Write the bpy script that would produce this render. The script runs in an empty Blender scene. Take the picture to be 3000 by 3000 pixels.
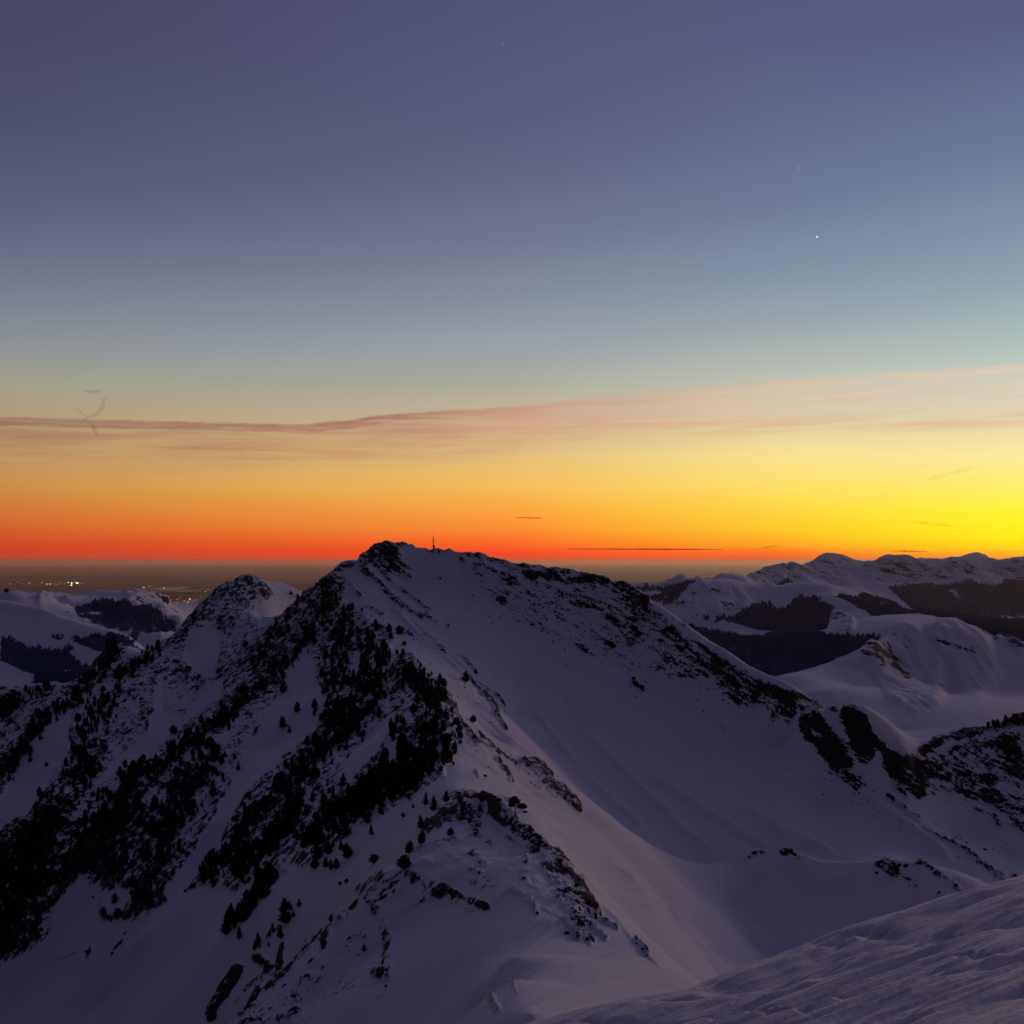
import bpy, math, random
import numpy as np
from mathutils import Vector, Matrix

rng = np.random.default_rng(7)
random.seed(7)
SC = bpy.context.scene
COL = SC.collection
R = math.radians

# ------------------------------------------------------------------ camera
FPX = 3217.0                      # focal length in pixels of a 3000 px frame (50 degree view)
EYE = 1641.0                      # the row of the true horizontal
PITCH = math.atan((EYE - 1500.0) / FPX)
cam_d = bpy.data.cameras.new('camera')
cam_d.sensor_width = 36.0
cam_d.sensor_fit = 'HORIZONTAL'
cam_d.lens = 36.0 * FPX / 3000.0
cam_d.clip_start = 0.1
cam_d.clip_end = 1500000.0
cam = bpy.data.objects.new('camera', cam_d)
COL.objects.link(cam)
cam.location = (0, 0, 0)
cam.rotation_euler = (R(90) + PITCH, 0, 0)
SC.camera = cam

# ------------------------------------------------------------------ render / view
SC.render.engine = 'CYCLES'
SC.view_settings.view_transform = 'Standard'
SC.view_settings.look = 'None'
SC.view_settings.exposure = 0.0
SC.view_settings.gamma = 1.0
SC.view_settings.use_curve_mapping = False
SC.cycles.use_denoising = True
SC.cycles.max_bounces = 6
SC.cycles.diffuse_bounces = 3
SC.cycles.volume_bounces = 3
SC.cycles.transparent_max_bounces = 12
SC.cycles.sample_clamp_indirect = 4.0


def s2l(c):
    c = np.asarray(c, float) / 255.0
    return np.where(c <= 0.04045, c / 12.92, ((c + 0.055) / 1.055) ** 2.4)


# ------------------------------------------------------------------ world: dusk sky
world = bpy.data.worlds.new('World')
SC.world = world
world.use_nodes = True
wt = world.node_tree
wt.nodes.clear()


class NT:
    """small helper that strings shader nodes together"""
    def __init__(self, tree): self.t = tree
    def n(self, kind, **kw):
        nd = self.t.nodes.new(kind)
        for k, v in kw.items(): setattr(nd, k, v)
        return nd
    def link(self, a, b): self.t.links.new(a, b)
    def put(self, sock, v):
        if isinstance(v, bpy.types.NodeSocket): self.link(v, sock)
        else: sock.default_value = v
    def m(self, op, a, b=None, c=None, clamp=False):
        nd = self.n('ShaderNodeMath', operation=op, use_clamp=clamp)
        self.put(nd.inputs[0], a)
        if b is not None: self.put(nd.inputs[1], b)
        if c is not None: self.put(nd.inputs[2], c)
        return nd.outputs[0]
    def mix(self, fac, a, b, blend='MIX'):
        nd = self.n('ShaderNodeMix', data_type='RGBA', blend_type=blend)
        self.put(nd.inputs['Factor'], fac)
        for s, v in ((nd.inputs[6], a), (nd.inputs[7], b)):
            if isinstance(v, bpy.types.NodeSocket): self.link(v, s)
            else: s.default_value = (*[float(q) for q in v], 1.0)
        return nd.outputs[2]
    def ss(self, v, a, b, to0=0.0, to1=1.0, interp='SMOOTHSTEP'):
        nd = self.n('ShaderNodeMapRange', interpolation_type=interp)
        nd.clamp = True
        self.put(nd.inputs[0], v)
        self.put(nd.inputs[1], a); self.put(nd.inputs[2], b)
        self.put(nd.inputs[3], to0); self.put(nd.inputs[4], to1)
        return nd.outputs[0]
    def ramp(self, fac, stops, interp='LINEAR'):
        nd = self.n('ShaderNodeValToRGB')
        cr = nd.color_ramp
        cr.interpolation = interp
        while len(cr.elements) > 1: cr.elements.remove(cr.elements[-1])
        for i, (p, c) in enumerate(stops):
            e = cr.elements[0] if i == 0 else cr.elements.new(p)
            e.position = p
            e.color = (*[float(q) for q in c], 1.0) if hasattr(c, '__len__') else (c, c, c, 1)
        self.link(fac, nd.inputs[0])
        return nd.outputs[0]
    def noise(self, vec, scale, detail=4.0, rough=0.5, dist=0.0):
        nd = self.n('ShaderNodeTexNoise')
        if vec is not None: self.link(vec, nd.inputs['Vector'])
        nd.inputs['Scale'].default_value = scale
        nd.inputs['Detail'].default_value = detail
        nd.inputs['Roughness'].default_value = rough
        nd.inputs['Distortion'].default_value = dist
        return nd.outputs['Fac']
    def xyz(self, x, y, z):
        nd = self.n('ShaderNodeCombineXYZ')
        for s, v in zip(nd.inputs, (x, y, z)): self.put(s, v)
        return nd.outputs[0]


W = NT(wt)
geo = W.n('ShaderNodeTexCoord')
sep = W.n('ShaderNodeSeparateXYZ')
W.link(geo.outputs['Generated'], sep.inputs[0])
dx, dy, dz = sep.outputs
el = W.m('MULTIPLY', W.m('ARCSINE', dz), 180 / math.pi)               # elevation, degrees
az = W.m('MULTIPLY', W.m('ARCTAN2', dx, dy), 180 / math.pi)           # azimuth, degrees right of the view
GLOW_AZ = 27.0
ad = W.m('ABSOLUTE', W.m('SUBTRACT', W.m('WRAP', W.m('SUBTRACT', az, GLOW_AZ), 180.0, -180.0), 0.0))
EL0, EL1 = -6.0, 90.0


def el_of(py, px=1500):
    a = math.atan((px - 1500) / FPX)
    return math.degrees(math.atan((EYE - py) / FPX * math.cos(a)))


def elpos(e):
    # ramp coordinate: square root spreading so that the band near the horizon gets room
    return math.sqrt(max(0.0, (e - EL0) / (EL1 - EL0)))


elr = W.m('SQRT', W.m('DIVIDE', W.m('SUBTRACT', W.m('MAXIMUM', el, EL0), EL0), EL1 - EL0))


def column(px, rows, zenith, low):
    st = [(elpos(EL0), s2l(low))]
    for py, c in sorted(rows, key=lambda r: -r[0]):
        st.append((elpos(el_of(py, px)), s2l(c)))
    st.append((elpos(50), s2l(zenith) * 0.55 + s2l(rows[0][1]) * 0.25))
    st.append((1.0, s2l(zenith)))
    return st


ZEN = (72, 68, 96)
c_right = column(2950, [(0, (88, 90, 130)), (400, (107, 120, 154)), (600, (123, 141, 166)), (800, (142, 161, 175)),
                        (950, (167, 184, 186)), (1060, (190, 200, 192)), (1250, (236, 220, 176)), (1330, (255, 236, 160)),
                        (1420, (255, 242, 110)), (1500, (255, 250, 45)), (1570, (262, 246, 12)), (1605, (262, 222, 10)), (1632, (260, 165, 16)),
                        (1645, (255, 120, 22)),
                        (1680, (255, 150, 20))], ZEN, (150, 60, 20))
c_mid2 = column(2250, [(0, (87, 89, 128)), (400, (100, 108, 143)), (600, (113, 123, 153)), (800, (133, 147, 166)),
                       (950, (156, 166, 172)), (1100, (188, 192, 180)), (1230, (222, 205, 165)), (1330, (250, 225, 145)),
                       (1420, (255, 225, 105)), (1490, (255, 215, 65)), (1550, (255, 200, 40)), (1595, (255, 165, 32)),
                       (1620, (255, 110, 32)), (1645, (248, 72, 34)), (1690, (200, 60, 30))], ZEN, (130, 50, 25))
c_mid = column(1500, [(0, (83, 85, 120)), (300, (90, 92, 126)), (500, (99, 102, 133)), (700, (114, 120, 145)),
                      (850, (132, 140, 155)), (1000, (152, 160, 168)), (1120, (170, 172, 158)), (1220, (200, 180, 145)),
                      (1330, (228, 192, 124)), (1420, (246, 190, 92)), (1480, (252, 170, 66)), (1540, (254, 145, 52)),
                      (1590, (253, 104, 38)), (1620, (250, 74, 32)), (1642, (238, 62, 34)), (1690, (190, 55, 30))],
               ZEN, (110, 45, 25))
c_left = column(0, [(0, (72, 72, 104)), (300, (77, 80, 109)), (500, (86, 90, 118)), (700, (101, 108, 132)),
                    (850, (120, 127, 142)), (1000, (140, 146, 150)), (1120, (160, 158, 138)), (1220, (178, 152, 118)),
                    (1330, (196, 154, 100)), (1420, (202, 142, 74)), (1480, (208, 124, 58)), (1540, (212, 100, 46)),
                    (1590, (208, 74, 36)), (1620, (200, 66, 36)), (1645, (186, 74, 52)), (1690, (130, 55, 40))],
                (56, 54, 80), (70, 40, 35))
c_side = column(1500, [(0, (38, 39, 64)), (500, (42, 43, 69)), (1000, (49, 48, 70)), (1250, (57, 51, 62)),
                       (1450, (64, 51, 55)), (1600, (58, 42, 44)), (1690, (38, 28, 32))], (60, 57, 84), (20, 18, 24))
c_back = column(1500, [(0, (30, 29, 50)), (500, (30, 29, 50)), (1000, (32, 30, 48)), (1250, (35, 31, 48)),
                       (1450, (33, 29, 44)), (1600, (27, 25, 40)), (1690, (20, 20, 31))], (60, 57, 84), (12, 13, 22))
cols = [W.ramp(elr, c) for c in (c_right, c_mid2, c_mid, c_left, c_side, c_back)]
ads = [1.0, 13.5, 27.0, 52.0, 90.0, 150.0]
# from one column of sky to the next, swinging away from the glow
sky = cols[0]
for i in range(1, 6):
    sky = W.mix(W.ss(ad, ads[i - 1], ads[i], interp='LINEAR' if i < 4 else 'SMOOTHSTEP'), sky, cols[i])

# cirrus sheet: a sharp upper edge that climbs to the right, streaked body, fading downwards
edge_pts = [(-600, 1212), (0, 1218), (300, 1226), (700, 1237), (900, 1240), (1020, 1228), (1120, 1212), (1250, 1203),
            (1500, 1188), (2000, 1130), (2500, 1090), (3000, 1058), (3600, 1020)]
A0, A1 = -40.0, 40.0
edge = W.ramp(W.m('DIVIDE', W.m('SUBTRACT', az, A0), A1 - A0),
              [((math.degrees(math.atan((px - 1500) / FPX)) - A0) / (A1 - A0), el_of(py, px) / 20.0) for px, py in edge_pts], 'LINEAR')
edge = W.m('MULTIPLY', edge, 20.0)
warp = W.noise(W.xyz(W.m('MULTIPLY', az, 0.9), W.m('MULTIPLY', el, 0.9), 0.0), 1.0, 5, 0.6)
edge = W.m('ADD', edge, W.m('MULTIPLY', W.m('SUBTRACT', warp, 0.5), 0.22))
below = W.m('SUBTRACT', edge, el)                                      # degrees under the edge
body = W.m('MULTIPLY', W.ss(below, -0.02, 0.20), W.ss(below, 1.0, 3.3, 1.0, 0.0))
thin = W.m('MULTIPLY', W.ss(below, -0.04, 0.10), W.ss(below, 0.12, 0.45, 1.0, 0.0))
streak = W.noise(W.xyz(W.m('MULTIPLY', az, 0.16), W.m('MULTIPLY', W.m('SUBTRACT', el, W.m('MULTIPLY', az, 0.028)), 2.6), 3.0), 1.0, 6, 0.55, 0.4)
streak2 = W.noise(W.xyz(W.m('MULTIPLY', az, 0.5), W.m('MULTIPLY', el, 7.0), 9.0), 1.0, 4, 0.6)
azf = W.ss(az, -26.0, 26.0, interp='LINEAR')
str_s = W.ss(streak, 0.36, 0.66, 0.35, 1.0)
bodyk = W.ramp(azf, [(0, 0.42), (0.3, 0.50), (0.45, 0.85), (0.6, 0.82), (0.8, 0.72), (1, 0.62)])
think = W.ramp(azf, [(0, 0.55), (0.36, 0.75), (0.48, 0.5), (0.6, 0.12), (1, 0.05)])
ccol = W.ramp(azf, [(0, s2l((150, 104, 92))), (0.35, s2l((178, 118, 100))), (0.5, s2l((206, 152, 130))),
                    (0.7, s2l((218, 190, 162))), (1, s2l((226, 212, 186)))])
cdark = W.ramp(azf, [(0, s2l((136, 92, 84))), (0.38, s2l((164, 100, 88))), (0.55, s2l((206, 140, 116))), (1, s2l((222, 190, 160)))])
cf = W.m('MULTIPLY', W.m('MULTIPLY', body, str_s), bodyk)
sky = W.mix(cf, sky, ccol)
sky = W.mix(W.m('MULTIPLY', W.m('MULTIPLY', thin, think), W.ss(streak2, 0.3, 0.6, 0.5, 1.0)), sky, cdark)
# a second, wavering strand under the first, strongest on the left, and loose fibres in the pink part
wv = W.noise(W.xyz(W.m('MULTIPLY', az, 0.22), 4.0, 0.0), 1.0, 4, 0.6)
st2 = W.m('SUBTRACT', below, W.m('ADD', 0.10, W.m('MULTIPLY', wv, 0.55)))
strand = W.m('MULTIPLY', W.ss(W.m('ABSOLUTE', st2), 0.02, 0.13, 1.0, 0.0), W.ss(az, 4.0, -8.0))
sky = W.mix(W.m('MULTIPLY', W.m('MULTIPLY', strand, 0.5), W.ss(streak2, 0.35, 0.6, 0.3, 1.0)), sky, cdark)
fib = W.noise(W.xyz(W.m('MULTIPLY', az, 0.10), W.m('MULTIPLY', W.m('SUBTRACT', el, W.m('MULTIPLY', az, 0.02)), 4.0), 7.0), 1.0, 3, 0.5, 0.6)
sky = W.mix(W.m('MULTIPLY', W.m('MULTIPLY', body, W.ss(fib, 0.46, 0.74)), 0.28), sky, cdark)
# a darker pink band inside the sheet, right of the middle
b2 = W.m('SUBTRACT', el, W.m('ADD', 7.0, W.m('MULTIPLY', az, -0.014)))
band = W.m('MULTIPLY', W.ss(W.m('ABSOLUTE', b2), 0.05, 0.65, 1.0, 0.0), W.ss(az, -6.0, 3.0))
sky = W.mix(W.m('MULTIPLY', W.m('MULTIPLY', band, W.ss(streak, 0.35, 0.6)), 0.42), sky, s2l((226, 160, 128)))
# very faint streaks through the orange band
low = W.m('MULTIPLY', W.ss(el, 0.4, 2.4), W.ss(el, 5.0, 8.0, 1.0, 0.0))
sky = W.mix(W.m('MULTIPLY', W.m('MULTIPLY', low, W.ss(streak2, 0.5, 0.8)), 0.10), sky, s2l((215, 130, 80)))
bg = W.n('ShaderNodeBackground')
W.link(sky, bg.inputs[0])
bg.inputs[1].default_value = 1.0
wo = W.n('ShaderNodeOutputWorld')
W.link(bg.outputs[0], wo.inputs[0])
world.cycles.sampling_method = 'MANUAL'
world.cycles.sample_map_resolution = 1024

# ------------------------------------------------------------------ the after-glow as one very soft, weak lamp
sun_d = bpy.data.lights.new('sun', 'SUN')
sun_d.energy = 0.235
sun_d.angle = R(9)
sun_d.color = (1.0, 0.57, 0.56)
sun = bpy.data.objects.new('sun', sun_d)
COL.objects.link(sun)
SUN_AZ, SUN_EL = 38.0, 12.5
sd = Vector((math.sin(R(SUN_AZ)) * math.cos(R(SUN_EL)), math.cos(R(SUN_AZ)) * math.cos(R(SUN_EL)), math.sin(R(SUN_EL))))
sun.rotation_euler = sd.to_track_quat('Z', 'Y').to_euler()
sun.location = sd * 300


# ------------------------------------------------------------------ helpers
def tag(o, label=None, cat=None, group=None, kind=None):
    if label: o['label'] = label
    if cat: o['category'] = cat
    if group: o['group'] = group
    if kind: o['kind'] = kind
    return o


def link(name, me, mat=None, parent=None):
    o = bpy.data.objects.new(name, me)
    COL.objects.link(o)
    if mat is not None and me is not None and len(me.materials) == 0: me.materials.append(mat)
    if parent is not None: o.parent = parent
    return o


def mesh_np(name, V, F, smooth=True):
    me = bpy.data.meshes.new(name)
    V = np.asarray(V, np.float32); F = np.asarray(F, np.int32)
    k = F.shape[1]
    me.vertices.add(len(V)); me.vertices.foreach_set('co', V.ravel())
    me.loops.add(F.size); me.loops.foreach_set('vertex_index', F.ravel())
    me.polygons.add(len(F))
    me.polygons.foreach_set('loop_start', np.arange(0, F.size, k, dtype=np.int32))
    me.polygons.foreach_set('loop_total', np.full(len(F), k, np.int32))
    me.polygons.foreach_set('use_smooth', np.full(len(F), smooth))
    me.update(calc_edges=True)
    return me


def add_attr(me, name, arr):
    a = me.attributes.new(name, 'FLOAT', 'POINT')
    a.data.foreach_set('value', np.asarray(arr, np.float32).ravel())


def hash3(ix, iy, iz, seed):
    h = (ix * 374761393 + iy * 668265263 + iz * 2147483647 + seed * 974634777) & 0xFFFFFFFF
    h = ((h ^ (h >> 13)) * 1274126177) & 0xFFFFFFFF
    h = ((h ^ (h >> 16)) * 2246822519) & 0xFFFFFFFF
    return ((h ^ (h >> 15)) & 0xFFFFFF).astype(np.float32) / 16777216.0


def vnoise(x, y, z=None, seed=0):
    """value noise in [-1, 1]"""
    x = np.asarray(x); y = np.asarray(y)
    ix = np.floor(x).astype(np.int64); iy = np.floor(y).astype(np.int64)
    fx = (x - ix).astype(np.float32); fy = (y - iy).astype(np.float32)
    fx = fx * fx * fx * (fx * (fx * 6 - 15) + 10); fy = fy * fy * fy * (fy * (fy * 6 - 15) + 10)
    def plane(iz):
        a = hash3(ix, iy, iz, seed); b = hash3(ix + 1, iy, iz, seed)
        c = hash3(ix, iy + 1, iz, seed); d = hash3(ix + 1, iy + 1, iz, seed)
        return (a + (b - a) * fx) * (1 - fy) + (c + (d - c) * fx) * fy
    if z is None: return plane(np.int64(0)) * 2 - 1
    z = np.asarray(z)
    iz = np.floor(z).astype(np.int64); fz = (z - iz).astype(np.float32)
    fz = fz * fz * (3 - 2 * fz)
    return (plane(iz) * (1 - fz) + plane(iz + 1) * fz) * 2 - 1


def fbm(x, y, z=None, octaves=4, gain=0.5, seed=0, ridged=False):
    s = 0; a = 1.0; t = 0
    c, sn = math.cos(0.6), math.sin(0.6)
    for i in range(octaves):
        n = vnoise(x, y, z, seed + i * 17)
        if ridged: n = 1 - 2 * np.abs(n)
        s = s + a * n; t += a; a *= gain
        x, y = (x * c - y * sn) * 2.03 + 3.1, (x * sn + y * c) * 2.03 + 7.7
        if z is not None: z = z * 2.03 + 1.3
    return s / t


def smooth01(t):
    t = np.clip(t, 0, 1)
    return t * t * (3 - 2 * t)


# ------------------------------------------------------------------ digital terrain from survey points
def world_of(px, py, Y):
    X = px - 1500.0; Z = -(py - 1500.0)
    yp = FPX * math.cos(PITCH) - Z * math.sin(PITCH)
    zp = FPX * math.sin(PITCH) + Z * math.cos(PITCH)
    return X * Y / yp, Y, zp * Y / yp


def project(x, y, z):
    c, s = math.cos(PITCH), math.sin(PITCH)
    yc = y * c + z * s
    zc = -y * s + z * c
    return 1500 + FPX * x / yc, 1500 - FPX * zc / yc


def dense(line, step=26.0):
    """line of (px, py, Y) or (px, None, Y, z): add points between, in log distance"""
    P = []
    for p in line:
        if len(p) == 3: P.append(world_of(*p))
        else: P.append(((p[0] - 1500) * p[2] / FPX, p[2], p[3]))
    out = [P[0]]
    for a, b in zip(P[:-1], P[1:]):
        ua, va = a[0] / a[1] * FPX, FPX * math.log(a[1]); ub, vb = b[0] / b[1] * FPX, FPX * math.log(b[1])
        n = max(1, int(math.hypot(ub - ua, (vb - va)) / step))
        for i in range(1, n + 1):
            t = i / n
            y = math.exp((va + (vb - va) * t) / FPX); u = ua + (ub - ua) * t
            za, zb = a[2] / a[1], b[2] / b[1]
            out.append((u * y / FPX, y, (za + (zb - za) * t) * y))
    return out


class Dem:
    def __init__(self, lines, points, ulim, ylim, nc, nr, nf, mf):
        pts = []
        for l in lines: pts += dense(l)
        for p in points: pts += dense([p])
        P = np.array(pts)
        uv = np.c_[P[:, 0] / P[:, 1] * FPX, FPX * np.log(P[:, 1])] / 1000.0
        key = np.round(uv * 1000 / 6).astype(int)
        _, idx = np.unique(key, axis=0, return_index=True)
        uv, z = uv[idx], P[idx, 2]
        n = len(uv)
        D = np.hypot(uv[:, None, 0] - uv[None, :, 0], uv[:, None, 1] - uv[None, :, 1])
        A = np.zeros((n + 3, n + 3))
        A[:n, :n] = D - np.eye(n) * 0.002
        A[:n, n] = 1; A[:n, n + 1:] = uv
        A[n:, :n] = A[:n, n:].T
        w = np.linalg.solve(A, np.r_[z, 0, 0, 0])
        self.u0, self.u1 = ulim[0] - 1500, ulim[1] - 1500; self.v0, self.v1 = FPX * math.log(ylim[0]), FPX * math.log(ylim[1])
        uc = np.linspace(self.u0, self.u1, nc) / 1000; vc = np.linspace(self.v0, self.v1, nr) / 1000
        Zc = np.zeros((nr, nc))
        du2 = ((uc[:, None] - uv[None, :, 0]) ** 2).astype(np.float32)
        for i, v in enumerate(vc):
            d = np.sqrt(du2 + ((v - uv[:, 1]) ** 2).astype(np.float32)[None, :])
            Zc[i] = d @ w[:n] + w[n] + w[n + 1] * uc + w[n + 2] * v
        def cr(nfine, ncoarse, t=None):
            if t is None: t = np.linspace(0, ncoarse - 1, nfine)
            i = np.minimum(t.astype(int), ncoarse - 2); f = t - i
            M = np.zeros((nfine, ncoarse))
            ws = [(-f + 2 * f ** 2 - f ** 3) / 2, (2 - 5 * f ** 2 + 3 * f ** 3) / 2, (f + 4 * f ** 2 - 3 * f ** 3) / 2, (-f ** 2 + f ** 3) / 2]
            for k, wk in enumerate(ws):
                j = np.clip(i + k - 1, 0, ncoarse - 1)
                np.add.at(M, (np.arange(nfine), j), wk)
            return M
        self.nf, self.mf = nf, mf
        # more rows where the ground turns steeply towards the lens
        yc_ = np.exp(vc * 1000 / FPX)[:, None]
        ang_ = Zc / yc_ * FPX
        mx_ = np.maximum.accumulate(ang_, axis=0)
        gain_ = np.clip(np.diff(mx_, axis=0), 0, None)
        dens = np.sort(gain_, axis=1)[:, -nc // 5:].mean(1) + 0.35 * gain_.mean() + 0.02
        dens = np.convolve(np.pad(dens, 3, mode='edge'), np.ones(7) / 7, 'valid')
        cum = np.r_[0, np.cumsum(dens)]; cum /= cum[-1]
        self.tv = np.interp(np.linspace(0, 1, mf), cum, np.linspace(0, nr - 1, nr))
        self.Z = cr(mf, nr, self.tv) @ Zc @ cr(nf, nc).T
        self.U = np.linspace(self.u0, self.u1, nf)[None, :].repeat(mf, 0)
        self.Y = np.exp((self.v0 + (self.v1 - self.v0) * self.tv / (nr - 1)) / FPX)[:, None].repeat(nf, 1)
        self.X = self.U * self.Y / FPX
        self.base = self.Z.copy()

    def projected(self):
        self.PX, self.PY = project(self.X, self.Y, self.Z)
        ang = self.Z / self.Y
        mx = np.maximum.accumulate(ang, axis=0)
        self.vis = ang >= mx - 0.0035
        return self.PX, self.PY

    def faces(self):
        i = np.arange(self.mf * self.nf).reshape(self.mf, self.nf)
        return np.stack([i[:-1, :-1], i[:-1, 1:], i[1:, 1:], i[1:, :-1]], -1).reshape(-1, 4)

    def verts(self):
        return np.stack([self.X, self.Y, self.Z], -1).reshape(-1, 3)

    def normal_z(self):
        P = np.stack([self.X, self.Y, self.Z], -1)
        du = np.gradient(P, axis=1); dv = np.gradient(P, axis=0)
        n = np.cross(du, dv); n /= np.linalg.norm(n, axis=-1, keepdims=True) + 1e-9
        return n

    def height(self, x, y):
        u = x / y * FPX; v = FPX * np.log(y)
        c = (u - self.u0) / (self.u1 - self.u0) * (self.nf - 1); r = (v - self.v0) / (self.v1 - self.v0) * (self.mf - 1)
        c = float(np.clip(c, 0, self.nf - 1.001)); r = float(np.clip(r, 0, self.mf - 1.001))
        ci, ri = int(c), int(r); fc, fr = c - ci, r - ri
        Z = self.Z
        return (Z[ri, ci] * (1 - fc) + Z[ri, ci + 1] * fc) * (1 - fr) + (Z[ri + 1, ci] * (1 - fc) + Z[ri + 1, ci + 1] * fc) * fr

    def hit(self, px, py):
        """first ground point seen along the line of sight through a survey pixel"""
        x1, y1, z1 = world_of(px, py, 1.0)
        c = int(round((x1 * FPX - self.u0) / (self.u1 - self.u0) * (self.nf - 1)))
        if not 0 <= c < self.nf: return None
        a = self.Z[:, c] / self.Y[:, c]
        k = np.argmax(a >= z1)
        if a[k] < z1: return None
        return float(self.X[k, c]), float(self.Y[k, c]), float(self.Z[k, c])


def poly_dist(PX, PY, line, out=None):
    best = np.full(PX.shape, 1e9, np.float32)
    if len(line) == 1: line = [line[0], (line[0][0] + .1, line[0][1])]
    for (x0, y0), (x1, y1) in zip(line[:-1], line[1:]):
        dx, dy = x1 - x0, y1 - y0
        t = np.clip(((PX - x0) * dx + (PY - y0) * dy) / (dx * dx + dy * dy), 0, 1)
        best = np.minimum(best, np.hypot(PX - x0 - t * dx, PY - y0 - t * dy))
    return best


def belts(PX, PY, vis, items, wob=0.0):
    """items: (line, half width, strength)"""
    out = np.zeros(PX.shape, np.float32)
    for line, hw, st in items:
        xs = [p[0] for p in line]; ys = [p[1] for p in line]
        m = vis & (PX > min(xs) - hw * 2) & (PX < max(xs) + hw * 2) & (PY > min(ys) - hw * 2) & (PY < max(ys) + hw * 2)
        if not m.any(): continue
        d = poly_dist(PX[m], PY[m], line)
        out[m] = np.maximum(out[m], st * smooth01(1.55 - d / hw))
    return out


def inside(PX, PY, poly):
    r = np.zeros(PX.shape, bool)
    n = len(poly)
    for i in range(n):
        x0, y0 = poly[i]; x1, y1 = poly[(i + 1) % n]
        if y0 == y1: continue
        c = ((y0 > PY) != (y1 > PY)) & (PX < (x1 - x0) * (PY - y0) / (y1 - y0) + x0)
        r ^= c
    return r

# ================================================================== MATERIALS
def base_mat(name):
    m = bpy.data.materials.new(name); m.use_nodes = True
    m.node_tree.nodes.clear()
    T = NT(m.node_tree)
    out = T.n('ShaderNodeOutputMaterial')
    b = T.n('ShaderNodeBsdfPrincipled')
    T.link(b.outputs[0], out.inputs[0])
    return m, T, b, out


def simple(name, col, rough=0.8, var=0.25, scale=3.0):
    m, T, b, _ = base_mat(name)
    tc = T.n('ShaderNodeTexCoord')
    n = T.noise(tc.outputs['Object'], scale, 4, 0.6)
    c = T.mix(n, [q * (1 - var) for q in col], [q * (1 + var) for q in col])
    T.link(c, b.inputs['Base Color'])
    b.inputs['Roughness'].default_value = rough
    b.inputs['Specular IOR Level'].default_value = 0.2
    return m


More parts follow.
